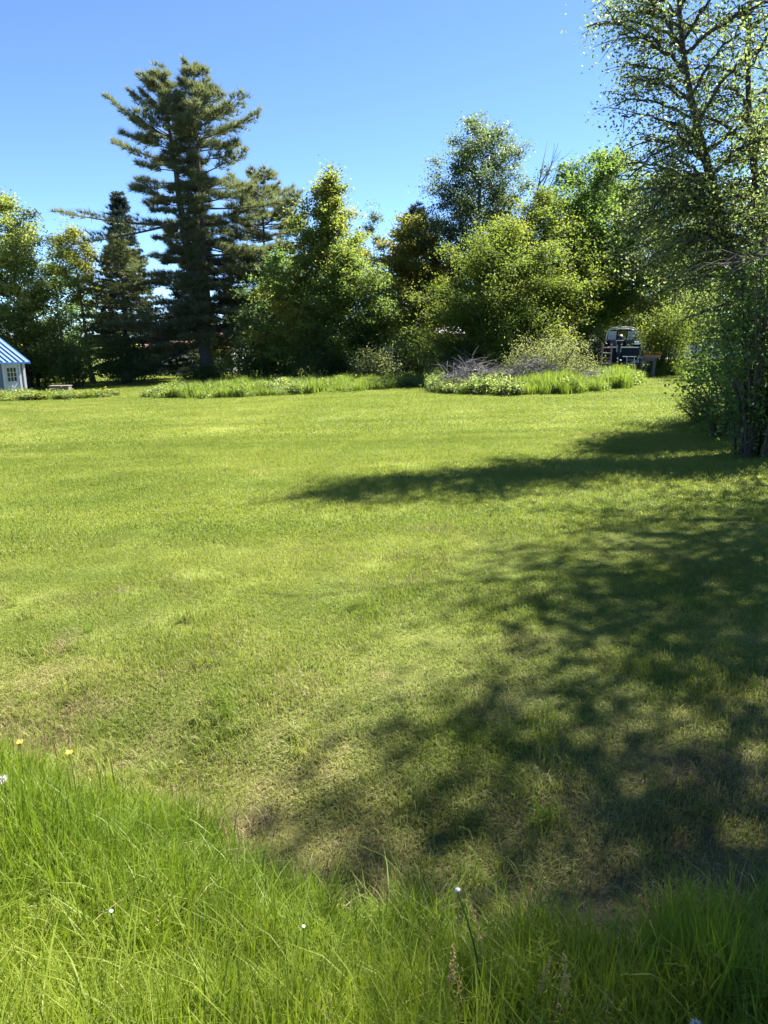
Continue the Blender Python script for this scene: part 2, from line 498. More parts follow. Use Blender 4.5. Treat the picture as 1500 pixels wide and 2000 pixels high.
x, y = band(7.4, 17.0, 17)
rotv = np.zeros((len(x), 3)); rotv[:, 2] = r.rand(len(x)) * 2 * PI
sc = 0.8 + 0.5 * r.rand(len(x))
scatter('lawn_grass', np.stack([x, y, zt(x, y)], -1), rotv, np.stack([sc, sc, sc * (0.8 + 0.5 * r.rand(len(x)))], -1), r.randint(0, 4, len(x)), mid_s)
x, y = band(16.0, 82.0, 3.4, pad=3)
kp = ~(in_poly(x, y, STRIP) | in_poly(x, y, BED)); x, y = x[kp], y[kp]
rotv = np.zeros((len(x), 3)); rotv[:, 2] = r.rand(len(x)) * 2 * PI; rotv[:, 0] = -0.022; rotv[:, 1] = -0.033
rotv[:, :2] = 0
sc = 0.8 + 0.5 * r.rand(len(x))
scatter('lawn_grass', np.stack([x, y, zt(x, y)], -1), rotv, np.stack([sc, sc, sc], -1), r.randint(0, 4, len(x)), far_s)

# rough, uneven grass and thatch along the ditch
rough_s = [src('rough_tuft' if i == 0 else 'rough_tuft.%03d' % i, blades(70, 0.075, 0.03, 0.12, 0.0036, 0.65, 160 + i, segs=3, curl=1.0), M['lawn']) for i in range(4)]
rough_s += [src('rough_tuft.%03d' % (4 + i), blades(60, 0.10, 0.02, 0.10, 0.0030, 1.35, 170 + i, segs=3, curl=0.4), M['thatch'] if i else M['straw']) for i in range(3)]
rough_s += [src('rough_tuft.%03d' % 7, blades(60, 0.07, 0.05, 0.15, 0.0042, 0.5, 180, segs=3), M['tall'])]
x, y = band(1.7, 7.0, 60)
dist = y - edge_y(x)
cln = np.sin(4.3 * x + 2 * np.sin(2.2 * y)) * np.sin(4.9 * y + 1.1 * x) + 0.5 * np.sin(9.7 * x - 4.1 * y) + 0.25 * r.normal(0, 1, len(x))
kp = (dist > -0.05) & (cln > 0.05 + 0.75 * np.clip(dist - 0.5, 0, 5)); x, y, dist, cln = x[kp], y[kp], dist[kp], cln[kp]
dn = np.sin(2.9 * x - 1.4 * y + 1) + np.sin(3.7 * y + 1.9 * x) + 0.6 * r.normal(0, 1, len(x))
u_ = r.rand(len(x))
pk = np.where(dn > 0.35 + 0.4 * dist, 4 + r.randint(0, 3, len(x)), np.where(u_ < 0.14, 7, r.randint(0, 4, len(x))))
sc = 0.7 + 0.6 * r.rand(len(x))
rotv = slope_rot(x, y, r.rand(len(x)) * 2 * PI)
scatter('rough_grass', np.stack([x, y, zt(x, y)], -1), rotv, np.stack([sc, sc, sc * (0.7 + 0.35 * np.clip(cln, 0, 1.4))], -1), pk, rough_s)

# tall roadside grass in the foreground
tall_s = [src('tall_tuft' if i == 0 else 'tall_tuft.%03d' % i, blades(78, 0.085, 0.10, 0.25 + .04 * (i % 3), (0.0026, 0.0036, 0.0052)[i % 3], (0.26, 0.36, 0.32)[i % 3], 120 + i, segs=4, curl=(0.6, 1.0, 0.4)[i % 3]), M['tall']) for i in range(7)]
tall_s.append(src('tall_tuft.007', blades(22, 0.10, 0.08, 0.26, 0.0034, 0.75, 140, segs=4), M['straw']))
tall_s.append(src('tall_tuft.008', blades(9, 0.10, 0.28, 0.44, 0.0024, 0.25, 141, segs=4), M['tall']))
n = 12000
x = (r.rand(n) * 2 - 1) * 3.4; y = 0.55 + r.rand(n) * 2.9
jag = 0.09 * np.sin(6.1 * x + 1) + 0.06 * np.sin(14.3 * x) + 0.05 * r.normal(0, 1, n)
kp = (y < edge_y(x) + jag) & (np.abs(x) < 0.62 * y + 1.1); x, y = x[kp], y[kp]
cl = 0.5 + 0.5 * np.sin(3.4 * x + 1.8 * np.sin(2.9 * y)) * np.sin(4.0 * y + 1.3 * x)
u_ = r.rand(len(x)); pk = np.where(u_ < 0.075, 7, np.where(u_ < 0.12, 8, r.randint(0, 7, len(x))))
sc = 0.85 + 0.4 * r.rand(len(x)); hz = sc * (0.66 + 0.5 * cl)
rotv = np.zeros((len(x), 3)); rotv[:, 2] = r.rand(len(x)) * 2 * PI
rotv[:, 0] = r.normal(0.03, 0.10, len(x)); rotv[:, 1] = r.normal(0.0, 0.10, len(x)) + 0.22 * sstep(0.1, 0.9, x)
scatter('tall_grass', np.stack([x, y, zt(x, y) - 0.01], -1), rotv, np.stack([sc, sc, hz], -1), pk, tall_s)

# ------------------------------------------------------------------ leaves, trunks
def leaf_arrays(C, size, r, upb=0.5, droop=0.25, asp=0.5, fold=0.12):
    n = len(C)
    nm = r.normal(0, 1, (n, 3)); nm /= np.linalg.norm(nm, axis=1)[:, None]
    nm[:, 2] = np.abs(nm[:, 2]) + upb
    nm /= np.linalg.norm(nm, axis=1)[:, None]
    d = np.cross(nm, r.normal(0, 1, (n, 3))); d /= np.linalg.norm(d, axis=1)[:, None] + 1e-9
    d[:, 2] -= droop; d /= np.linalg.norm(d, axis=1)[:, None]
    s = np.cross(nm, d); s /= np.linalg.norm(s, axis=1)[:, None] + 1e-9
    L = (size * (0.65 + 0.7 * r.rand(n)))[:, None]
    W = L * asp
    V = np.stack([C - d * L * .5, C - s * W * .5 + nm * L * fold, C + d * L * .5, C + s * W * .5 + nm * L * fold], 1).reshape(-1, 3)
    Q = (np.arange(n) * 4)[:, None] + np.array([[0, 1, 2, 3]])
    return V, Q

def needle_arrays(C, D, L, w, m, r, spread=0.8):
    """m thin needles fanned round direction D at each centre"""
    n = len(C)
    Cm = np.repeat(C, m, 0); Dm = np.repeat(D, m, 0)
    d = Dm + r.normal(0, spread, (n * m, 3)) * 0.6; d /= np.linalg.norm(d, axis=1)[:, None]
    s = np.cross(d, r.normal(0, 1, (n * m, 3))); s /= np.linalg.norm(s, axis=1)[:, None] + 1e-9
    l_ = (L * (0.6 + 0.7 * r.rand(n * m)))[:, None]
    V = np.stack([Cm - s * w * .5, Cm + s * w * .5, Cm + d * l_], 1).reshape(-1, 3)
    T = (np.arange(n * m) * 3)[:, None] + np.array([[0, 1, 2]])
    return V, T

def bez(a, b, c, k):
    t = np.linspace(0, 1, k)[:, None]
    return (1 - t) ** 2 * a + 2 * t * (1 - t) * b + t * t * c

def prof_at(prof, t):
    return np.interp(t, [p[0] for p in prof], [p[1] for p in prof])

def finish_tree(root, tw, lw, C, tone, leaf, mat, barkm, r, per, csig, flat=0.6, upb=0.5, droop=0.25, asp=0.55, crown='crown'):
    if tw is not None: tw.build('trunk', barkm, root, smooth=True)
    if lw is not None and lw.V: lw.build('limbs', barkm, root, smooth=True, kind='stuff')
    C = np.asarray(C); n = len(C)
    cs = csig * (0.6 + 0.8 * r.rand(n))
    P = np.repeat(C, per, 0) + r.normal(0, 1, (n * per, 3)) * np.repeat(cs, per)[:, None] * np.array([1, 1, flat])
    V, Q = leaf_arrays(P, leaf, r, upb, droop, asp)
    tn = np.repeat(np.asarray(tone), per)
    me = mesh_np(crown, V, Q, None, {'rnd': r.rand(len(P)), 'tone': tn})
    return obj(crown, me, mat, root, 'stuff')

def broadleaf(name, label, x, y, H, prof, seed, mat, barkm='bark', nl=40, subs=5, per=34, leaf=0.15, csig=0.34, tr=0.16,
              t0=0.16, lean=(0, 0), stems=1, spread=0.5, flat=0.6, upb=0.5, droop=0.25, up=0.35, cat='tree', group=None, jitter=0.35, asp=0.55, topk=3):
    r = RS(seed)
    z0 = float(zt(x, y))
    root = empty(name, (x, y, z0), 0, label, cat, group)
    tw, lw = MB(), MB()
    C = []; tone = []
    axes = []
    for s in range(stems):
        a = 2 * PI * s / max(stems, 1) + r.rand()
        off = np.array([math.cos(a), math.sin(a), 0]) * (spread if stems > 1 else 0)
        k = 8
        ts = np.linspace(0, 1, k)
        wob = np.cumsum(r.normal(0, 0.05 * H / k, (k, 2)), 0)
        pts = np.zeros((k, 3))
        pts[:, 0] = off[0] * (0.25 + ts * H * 0.16) + lean[0] * ts ** 1.3 * H + wob[:, 0] * (ts > 0)
        pts[:, 1] = off[1] * (0.25 + ts * H * 0.16) + lean[1] * ts ** 1.3 * H + wob[:, 1] * (ts > 0)
        pts[:, 2] = ts * H * (0.97 if s == 0 else 0.97 - 0.12 * r.rand()) - 0.05
        rad = tr * (1 - 0.93 * ts) * (1.0 if stems == 1 else 0.75); rad[0] *= 1.35
        tw.tube(pts, list(rad), 9)
        axes.append((ts, pts))
    tt = np.linspace(t0, 0.985, 400)
    w = prof_at(prof, tt) + 0.15; cw = np.cumsum(w); cw /= cw[-1]
    for i in range(nl):
        te = float(np.interp((i + 0.5 * r.rand()) / nl, cw, tt))
        ts, pts = axes[i % len(axes)]
        az = i * 2.399963 + r.normal(0, 0.3)
        R = prof_at(prof, te)
        rr = R * (1 - jitter + 2 * jitter * r.rand() ** 0.8) * (0.9 if r.rand() > 0.2 else 0.55)
        tb = max(te - up * (0.5 + 0.6 * r.rand()) * rr / H * 1.6, t0 * 0.75)
        A = np.array([np.interp(tb, ts, pts[:, j]) for j in range(3)])
        E0 = np.array([np.interp(te, ts, pts[:, j]) for j in range(3)])
        E = np.array([E0[0] * 1.0 + rr * math.cos(az), E0[1] + rr * math.sin(az), te * H])
        if stems > 1: E[:2] -= 0.45 * E0[:2] * (0.5)
        B = (A + E) * 0.5 + np.array([0, 0, 0.12 * rr])
        P = bez(A, B, E, 6)
        r0 = max(tr * (1 - tb) * 0.42, 0.02)
        lw.tube(P, list(np.linspace(r0, 0.012, 6)), 5, cap=False)
        lt = r.rand()
        for s in range(subs):
            f = 0.35 + 0.65 * (s + r.rand()) / subs
            Pb = bez(A, B, E, 21)[int(f * 20)]
            dv = r.normal(0, 1, 3); dv[2] = abs(dv[2]) * 0.5 + 0.1
            dv /= np.linalg.norm(dv)
            ln = (0.30 + 0.42 * r.rand()) * min(R, 2.6) * 0.62
            Pe = Pb + dv * ln
            lw.tube([Pb, (Pb + Pe) / 2 + np.array([0, 0, 0.04]), Pe], [0.018, 0.012, 0.006], 3, cap=False)
            C += [Pe, Pb + dv * ln * 0.55]; tn = np.clip(lt * 0.6 + 0.4 * r.rand() , 0, 1); tone += [tn, tn]
        C.append(E); tone.append(lt)
    for ts, pts in axes:
        for k in range(topk):
            C.append(pts[-1] + np.array([0, 0, 0.02 * H - 0.035 * H * k])); tone.append(r.rand())
    finish_tree(root, tw, lw, C, tone, leaf, M[mat], M[barkm], r, per, csig, flat, upb, droop, asp)
    return root

def shrub(name, label, x, y, H, W, seed, mat, barkm='bark', nst=26, per=30, leaf=0.13, csig=0.25, D=None, cat='shrub', group=None, upb=0.4, droop=0.2, asp=0.5, low=0.1):
    """many stems from the ground, leaves down to the ground"""
    r = RS(seed); D = D or W
    root = empty(name, (x, y, float(zt(x, y))), 0, label, cat, group)
    lw = MB(); C = []; tone = []
    for i in range(nst):
        a = i * 2.399963 + r.rand(); q_ = math.sqrt((i + 0.5) / nst)
        ex, ey = 0.5 * W * q_ * math.cos(a), 0.5 * D * q_ * math.sin(a)
        hz = H * math.sqrt(max(0.08, 1 - 0.85 * q_ ** 2.2)) * (0.72 + 0.36 * r.rand())
        A = np.array([ex * 0.35, ey * 0.35, -0.05]); E = np.array([ex, ey, hz]); B = np.array([ex * 0.5, ey * 0.5, hz * 0.7])
        P = bez(A, B, E, 6)
        lw.tube(P, list(np.linspace(0.03, 0.008, 6)), 4, cap=False)
        lt = r.rand()
        for f in np.linspace(low + 0.15, 1, 7):
            p = bez(A, B, E, 21)[int(f * 20)] + r.normal(0, 0.22, 3) * np.array([W, D, H]) * 0.25
            p[2] = max(p[2], 0.04)
            C.append(p); tone.append(np.clip(0.6 * lt + 0.4 * r.rand(), 0, 1))
    finish_tree(root, None, lw, C, tone, leaf, M[mat], M[barkm], r, per, csig, 0.7, upb, droop, asp, crown='foliage')
    return root

def conifer(name, label, x, y, H, lenf, seed, mat, barkm, axes, whorls=26, nb=6, t0=0.1, tuftL=0.26, w=0.035, m=9, twigs=8, tper=4,
            droop=0.12, upturn=0.12, tr=0.3, updir=0.55, twl=0.30, spread=0.8, cat='tree', group=None, extra=(), drop=0.0, jit=0.0, topup=0.5):
    """axes: list of leader polylines [(t, dx, dy)...]; lenf(t, az, leader) = branch length"""
    r = RS(seed)
    root = empty(name, (x, y, float(zt(x, y))), 0, label, cat, group)
    tw, lw = MB(), MB(); C = []; Dv = []; tone = []
    for ai, ax in enumerate(axes):
        ts = np.array([a[0] for a in ax]); xs = np.array([a[1] for a in ax]); ys = np.array([a[2] for a in ax])
        k = 14; tk = np.linspace(ts[0], ts[-1], k)
        pts = np.stack([np.interp(tk, ts, xs), np.interp(tk, ts, ys), tk * H - (0.1 if ts[0] == 0 else 0)], -1)
        pts[1:-1, :2] += r.normal(0, 0.006 * H / 2, (k - 2, 2)) * 0.4
        rad = tr * (1 - 0.95 * tk) * (1 if ai == 0 else 0.85); 
        if ts[0] == 0: rad[0] *= 1.25
        tw.tube(pts, list(rad), 10)
        jobs = []
        for i in range(whorls):
            t = t0 + (0.985 - t0) * ((i + 0.9 * r.rand()) / whorls)
            if t < ts[0] + 0.02 or t > ts[-1]: continue
            a0 = r.rand() * 2 * PI
            for b in range(nb):
                az = a0 + 2 * PI * b / nb + r.normal(0, 0.25)
                if r.rand() < drop: continue
                L = lenf(t, az, ai) * (0.55 + 0.60 * r.rand() ** 0.7)
                if L > 0.15: jobs.append((t + r.normal(0, 0.012), az, L))
        if ai == 0: jobs += list(extra)
        for t, az, L in jobs:
            A = np.array([np.interp(t, ts, xs), np.interp(t, ts, ys), t * H])
            d = np.array([math.cos(az), math.sin(az), 0])
            rise = (topup * sstep(0.5, 1.0, t) - droop * (1 - sstep(0.1, 0.6, t)) + jit * r.normal()) * L
            E = A + d * L + np.array([0, 0, rise + upturn * L])
            B = A + d * L * 0.55 + np.array([0, 0, rise * 0.45 - 0.02 * L])
            P = bez(A, B, E, 7)
            lw.tube(P, list(np.linspace(0.012 + 0.012 * L, 0.008, 7)), 5, cap=False)
            lt = r.rand(); side = np.array([-d[1], d[0], 0])
            PP = bez(A, B, E, 31)
            nt_ = max(3, int(twigs * min(2.0, L / 3.0) + 2))
            for s in range(nt_):
                f = (0.30 if L < 7 else 0.16) + (0.70 if L < 7 else 0.84) * (s + r.rand()) / nt_
                Pb = PP[min(30, int(f * 30))]
                sg = 1 if s % 2 else -1
                tl = (0.25 + twl * L * (1.05 - f)) * (0.7 + 0.6 * r.rand())
                td = d * (0.55 + 0.3 * r.rand()) + side * sg * (0.8 + 0.3 * r.rand()) + np.array([0, 0, 0.10 + 0.12 * r.normal()])
                td /= np.linalg.norm(td)
                Pe = Pb + td * tl
                lw.tube([Pb, Pe], [0.012, 0.005], 3, cap=False)
                for u in np.linspace(0.25, 1.0, tper):
                    C.append(Pb + td * tl * u + r.normal(0, 0.05, 3)); q_ = td * 0.8 + np.array([0, 0, updir]); Dv.append(q_ / np.linalg.norm(q_)); tone.append(np.clip(lt * .55 + .45 * r.rand(), 0, 1))
            q_ = d * 0.7 + np.array([0, 0, updir]); C.append(E); Dv.append(q_ / np.linalg.norm(q_)); tone.append(lt)
    tw.build('trunk', M[barkm], root, smooth=True)
    lw.build('limbs', M[barkm], root, smooth=True, kind='stuff')
    C = np.array(C); Dv = np.array(Dv)
    V, T = needle_arrays(C, Dv, tuftL, w, m, r, spread)
    me = mesh_np('crown', V, None, T, {'rnd': np.repeat(r.rand(len(C)), m), 'tone': np.repeat(np.array(tone), m)})
    obj('crown', me, M[mat], root, 'stuff')
    return root

# ------------------------------------------------------------------ the trees
# big white pine
PL = [(0.0, 1.5), (0.10, 5.0), (0.14, 8.4), (0.20, 7.6), (0.26, 6.2), (0.37, 4.6), (0.46, 3.4), (0.54, 3.4), (0.60, 3.8), (0.64, 4.4), (0.72, 4.7), (0.80, 4.0), (0.88, 2.1), (0.95, 1.0), (1, 0.4)]
PR = [(0.0, 1), (0.10, 2.6), (0.14, 4.6), (0.20, 5.4), (0.26, 5.8), (0.37, 5.4), (0.46, 6.8), (0.54, 6.6), (0.60, 4.2), (0.64, 3.6), (0.72, 5.0), (0.80, 4.6), (0.88, 2.6), (0.95, 1.1), (1, 0.4)]
def pine_len(t, az, ai):
    c = math.cos(az)
    base = prof_at(PL, t) * (1 - c) / 2 + prof_at(PR, t) * (1 + c) / 2
    if t < 0.75: base *= 1 - 0.78 * max(0, -math.sin(az)) ** 0.7
    if ai == 1: base *= 0.45 + 0.55 * max(0, c) if t < 0.9 else 0.8
    else: base *= 0.45 + 0.55 * max(0, -c) if t > 0.3 else 1.0
    return base
conifer('pine_tree', 'tallest tree, huge dark white pine with a forked trunk', -13.9, 56, 21.9, pine_len, 11, 'pine', 'bark_pine',
        [[(0, 0.25, 0), (0.22, 0, 0), (0.5, -0.9, 0.2), (0.75, -1.4, 0.2), (0.985, -1.9, 0.3)], [(0.14, 0.22, 0.1), (0.25, 0.45, 0.1), (0.6, 0.5, -0.2), (0.85, 0.5, -0.1), (1.0, 0.5, 0)]],
        whorls=36, nb=6, t0=0.13, tuftL=0.44, w=0.037, m=13, twigs=13, tper=5, droop=0.16, upturn=0.06, tr=0.52, drop=0.10, jit=0.13, topup=0.42, twl=0.36, extra=[(0.52, PI * 0.98, 9.6), (0.53, PI * 1.03, 8.0), (0.17, PI, 9.2), (0.15, PI * 1.06, 8.6), (0.20, PI * 0.96, 8.0), (0.135, PI * 1.12, 8.0), (0.23, PI * 1.1, 6.8), (0.20, 0.0, 6.0), (0.17, -0.35, 5.4), (0.26, -0.2, 6.0), (0.42, 0.1, 6.6)])
def cone_len(base, pw=0.9, low=0.02):
    return lambda t, az, ai: base * (1 - t) ** pw + low
conifer('spruce_tree', 'narrow dark spruce with a spiky top, left of the tall pine', -21.8, 62, 15.4, cone_len(4.0, 0.95), 12, 'spruce', 'bark_pine',
        [[(0, 0, 0), (1, 0.3, 0)]], whorls=36, nb=9, t0=0.08, tuftL=0.30, w=0.07, m=9, twigs=8, tper=4, droop=0.30, upturn=0.02, tr=0.2, updir=0.0, twl=0.22)
conifer('hemlock_tree', 'broad feathery hemlock in front of the dark spruce', -20.4, 57.5, 10.8,
        lambda t, az, ai: np.interp(t, [0, .2, .5, .8, 1], [3.5, 4.2, 3.4, 1.8, .3]), 13, 'hemlock', 'bark_pine',
        [[(0, 0, 0), (1, 0.2, 0)]], whorls=20, nb=7, t0=0.2, tuftL=0.30, w=0.05, m=9, twigs=8, tper=4, droop=0.10, upturn=0.04, tr=0.2, updir=0.1)
conifer('pine_tree', 'shorter spreading pine close behind the right side of the tallest pine', -10.0, 61, 15.8,
        lambda t, az, ai: np.interp(t, [0, .3, .6, .85, 1], [3.2, 4.4, 4.2, 3.2, .6]), 14, 'pine', 'bark_pine',
        [[(0, 0, 0), (1, 0.4, 0)]], whorls=20, nb=6, t0=0.25, tuftL=0.46, w=0.038, m=14, twigs=10, tper=5, droop=0.10, upturn=0.08, tr=0.25, drop=0.15, jit=0.14, topup=0.4, twl=0.36)
conifer('spruce_tree', 'dark spiky conifer top rising behind the bronze maple', 2.8, 66, 14.2, cone_len(4.4, 0.8), 15, 'spruce', 'bark_pine',
        [[(0, 0, 0), (1, 0, 0)]], whorls=26, nb=7, t0=0.2, tuftL=0.36, w=0.07, m=9, twigs=7, tper=4, droop=0.05, upturn=0.12, tr=0.2, updir=0.35)
conifer('spruce_tree', 'small dark spruce filling the shade behind the hemlock', -17.2, 66, 11.0, cone_len(3.6, 0.8), 16, 'spruce', 'bark_pine',
        [[(0, 0, 0), (1, 0, 0)]], whorls=22, nb=7, t0=0.1, tuftL=0.34, w=0.08, m=8, twigs=7, tper=4, droop=0.2, upturn=0.04, tr=0.18, updir=0.1)

OV = [(0, 0.4), (0.15, 0.75), (0.35, 1.0), (0.6, 0.92), (0.8, 0.62), (0.93, 0.3), (1, 0.1)]
def ov(R, k=OV): return [(t, r_ * R) for t, r_ in k]
CONE = [(0, 0.6), (0.12, 0.95), (0.3, 1.0), (0.5, 0.85), (0.7, 0.55), (0.85, 0.3), (0.95, 0.13), (1, 0.04)]
broadleaf('maple_tree', 'pale green flowering maple rising behind the blue roofed shed', -25.6, 52, 13.4, ov(4.0), 21, 'maple_pale', nl=80, subs=5, per=52, leaf=0.20, csig=0.34, tr=0.2, t0=0.08)
broadleaf('maple_tree', 'pale green maple cut by the left picture edge', -32.6, 51, 11.4, ov(4.4), 22, 'maple_pale', nl=40, subs=5, per=49, leaf=0.20, csig=0.34, tr=0.2, t0=0.08)
broadleaf('crooked_tree', 'thin crooked tree with a yellow green tuft of leaves on a bare bent trunk', -23.4, 58, 12.2, [(0, .3), (0.4, .5), (0.6, 1.2), (0.75, 2.1), (0.9, 1.4), (1, .4)], 23, 'yellow', 'bark_pale', nl=20, subs=5, per=44, leaf=0.19, csig=0.32, tr=0.2, t0=0.5, lean=(-0.05, 0))
broadleaf('maple_tree', 'cone shaped tree with amber tinted leaves and a pointed top', -3.6, 50, 13.8, ov(4.3, CONE), 24, 'cone', nl=92, subs=6, per=52, leaf=0.20, csig=0.34, tr=0.22, t0=0.08)
broadleaf('ash_tree', 'lower light green tree in front of the cone shaped amber tree', -2.2, 47.5, 8.8, ov(3.0), 25, 'ash', nl=52, subs=6, per=49, leaf=0.15, csig=0.32, tr=0.15, t0=0.06)
broadleaf('aspen_tree', 'slim leafy top peeping out right of the amber cone tree', -0.8, 57, 12.6, ov(1.3), 26, 'poplar', nl=22, subs=4, per=44, leaf=0.16, csig=0.26, tr=0.1, t0=0.2)
broadleaf('dark_tree', 'dark leafy tree in shade between the tall pine and the amber cone tree', -7.3, 53, 9.2, ov(3.0), 27, 'dark', nl=50, subs=5, per=49, leaf=0.18, csig=0.34, tr=0.14, t0=0.04)
broadleaf('maple_tree', 'bronze tinted maple above the grey shingled house roof', 2.6, 55, 11.4, ov(3.6, [(0, .5), (.2, .85), (.45, 1), (.7, .95), (.88, .7), (1, .25)]), 28, 'brown', nl=60, subs=6, per=52, leaf=0.20, csig=0.34, tr=0.2, t0=0.26)
broadleaf('poplar_tree', 'tall airy poplar with shimmering leaves', 6.7, 54, 17.7, [(0, .6), (.2, 2.4), (.4, 4.0), (.6, 4.5), (.75, 4.0), (.88, 2.7), (.96, 1.3), (1, .4)], 29, 'poplar', 'bark_pale', nl=112, subs=5, per=56, leaf=0.17, csig=0.33, tr=0.22, t0=0.2, up=0.6)
broadleaf('box_elder', 'large rounded yellow green tree spilling down behind the brush pile', 6.4, 42.5, 8.8, ov(4.3, [(0, .7), (.15, .95), (.35, 1), (.6, .92), (.8, .7), (.93, .42), (1, .15)]), 30, 'box', nl=96, subs=6, per=62, leaf=0.13, csig=0.34, tr=0.2, t0=0.05)
broadleaf('box_elder', 'taller yellow green tree under the bare dead limb', 9.7, 46, 11.1, ov(3.9), 31, 'box', nl=76, subs=6, per=49, leaf=0.16, csig=0.32, tr=0.16, t0=0.1)
broadleaf('maple_tree', 'dark green maple standing on several dark trunks left of the boat', 13.6, 50, 14.4, ov(3.7, [(0, .2), (.18, .5), (.35, .95), (.6, 1), (.8, .8), (.93, .5), (1, .2)]), 32, 'maple', nl=70, subs=6, per=52, leaf=0.19, csig=0.34, tr=0.26, t0=0.24, stems=3, spread=0.55, up=0.6)
broadleaf('maple_tree', 'tall light maple behind the boat', 17.4, 57, 15.8, ov(4.0), 33, 'box', nl=64, subs=6, per=49, leaf=0.19, csig=0.36, tr=0.22, t0=0.16, up=0.5)
broadleaf('willow_tree', 'grey green fine leaved willow behind the leaning birch', 18.3, 49, 12.8, ov(4.6, [(0, .5), (.15, .8), (.4, 1), (.65, .95), (.85, .65), (1, .2)]), 34, 'willow', nl=84, subs=6, per=55, leaf=0.135, csig=0.36, tr=0.2, t0=0.18, droop=0.6)
broadleaf('willow_tree', 'grey green willow at the right edge behind the dark trunks', 22.5, 40, 11.5, ov(4.6), 35, 'willow', nl=70, subs=6, per=49, leaf=0.14, csig=0.38, tr=0.2, t0=0.12, droop=0.6)
broadleaf('plum_tree', 'dark purple leaved tree above the far white garage', 28.6, 70, 12.2, ov(4.6), 36, 'plum', nl=56, subs=5, per=49, leaf=0.24, csig=0.42, tr=0.2, t0=0.14)
broadleaf('sapling', 'young thin trunked tree beside the far road', 23.6, 55, 5.6, ov(2.0, [(0, .1), (.3, .4), (.5, 1), (.8, .8), (1, .2)]), 37, 'box', nl=26, subs=5, per=38, leaf=0.15, csig=0.28, tr=0.09, t0=0.35)
# trees that close the view further back
broadleaf('dark_tree', 'tree in shadow behind the crooked yellow tree', -29.0, 66, 10.5, ov(4.6), 38, 'dark', nl=44, subs=5, per=27, leaf=0.24, csig=0.42, tr=0.2, t0=0.05)
broadleaf('dark_tree', 'shaded tree behind the pale house beyond the pines', -14.5, 96, 12.0, ov(5.5), 39, 'ash', nl=44, subs=5, per=26, leaf=0.32, csig=0.5, tr=0.2, t0=0.1)
broadleaf('dark_tree', 'dark tree closing the gap behind the grey shingled roof', 6.8, 74, 11.0, ov(4.8), 40, 'dark', nl=44, subs=5, per=27, leaf=0.26, csig=0.42, tr=0.2, t0=0.06)
broadleaf('dark_tree', 'dark tree behind the blue roofed building', 20.0, 80, 13.0, ov(6.0), 41, 'maple', nl=48, subs=5, per=27, leaf=0.28, csig=0.5, tr=0.2, t0=0.1)
broadleaf('dark_tree', 'dark tree far behind at the right picture edge', 42.0, 78, 14.0, ov(7.0), 42, 'maple', nl=48, subs=5, per=27, leaf=0.30, csig=0.55, tr=0.2, t0=0.05)

# dead limbs
def dead_tree():
    r = RS(50); x, y = 10.2, 51.5
    root = empty('dead_tree', (x, y, float(zt(x, y))), 0, 'bare dead grey tree poking above the yellow green crown', 'tree')
    tw, lw = MB(), MB()
    H = 15.0
    tw.tube([(-0.9, 0, 0), (-0.7, 0, 5), (-0.4, 0, 9), (0.1, 0, 12), (0.6, 0, H)], [0.16, 0.13, 0.09, 0.05, 0.012], 8)
    for (h, dx, dz) in [(9.2, 1.9, 2.6), (10.0, 2.2, 2.2), (10.6, 1.5, 3.2), (11.2, 1.9, 2.4), (11.8, 1.2, 2.6), (12.4, 0.9, 1.9), (9.8, -0.9, 1.6), (8.6, 1.6, 1.4)]:
        a = np.array([np.interp(h, [0, 5, 9, 12, H], [-.9, -.7, -.4, .1, .6]), 0, h]); e = a + np.array([dx, r.normal(0, .6), dz])
        P = bez(a, (a + e) / 2 + np.array([0.25 * dx, 0, -0.25]), e, 7)
        lw.tube(P, list(np.linspace(0.055, 0.012, 7)), 5, cap=False)
        for k in range(6):
            b = P[2 + k % 5]; d = np.array([dx * .3 + r.normal(0, .3), r.normal(0, .3), .5 + .4 * r.rand()])
            lw.tube([b, b + d * .5 + np.array([.05, 0, 0]), b + d], [0.02, 0.014, 0.008], 4, cap=False)
    tw.build('trunk', M['deadwood'], root, smooth=True)
    lw.build('limbs', M['deadwood'], root, smooth=True, kind='stuff')
dead_tree()

# ------------------------------------------------------------------ shrubs along the wood edge
shrub('shrub', 'sunlit shrub behind the trunk of the tallest pine', -12.6, 61.5, 5.2, 7.5, 61, 'yellow', nst=30, per=30, leaf=0.20, csig=0.4, D=3)
shrub('shrub', 'dark shrub around the foot of the tallest pine', -13.5, 54.6, 1.25, 5.2, 62, 'dark', nst=26, per=30, leaf=0.13, csig=0.26, D=2.4)
shrub('shrub', 'shaded bush right of the tallest pine foot', -9.6, 52.5, 3.2, 4.6, 63, 'dark', nst=28, per=30, leaf=0.15, csig=0.3, D=3)
shrub('shrub', 'silvery pale bush behind the long weed strip', -0.6, 44.4, 2.1, 3.6, 64, 'pale', nst=30, per=30, leaf=0.11, csig=0.24, D=2.4)
shrub('shrub', 'green rounded bush below the grey shingled roof', 2.0, 46.2, 3.5, 4.6, 65, 'ash', nst=34, per=32, leaf=0.13, csig=0.28, D=3)
shrub('shrub', 'dark bush left of the silvery pale bush', -4.2, 47.0, 2.9, 4.6, 66, 'dark', nst=30, per=30, leaf=0.14, csig=0.3, D=3)
shrub('shrub', 'deep shaded bush left of the brush pile', 4.6, 41.5, 2.6, 4.6, 67, 'dark', nst=30, per=32, leaf=0.13, csig=0.28, D=3)
shrub('willow_bush', 'pale olive bush growing over the right end of the brush pile', 7.75, 33.6, 2.35, 4.6, 68, 'olive', nst=46, per=34, leaf=0.09, csig=0.22, D=3.4, asp=0.35)
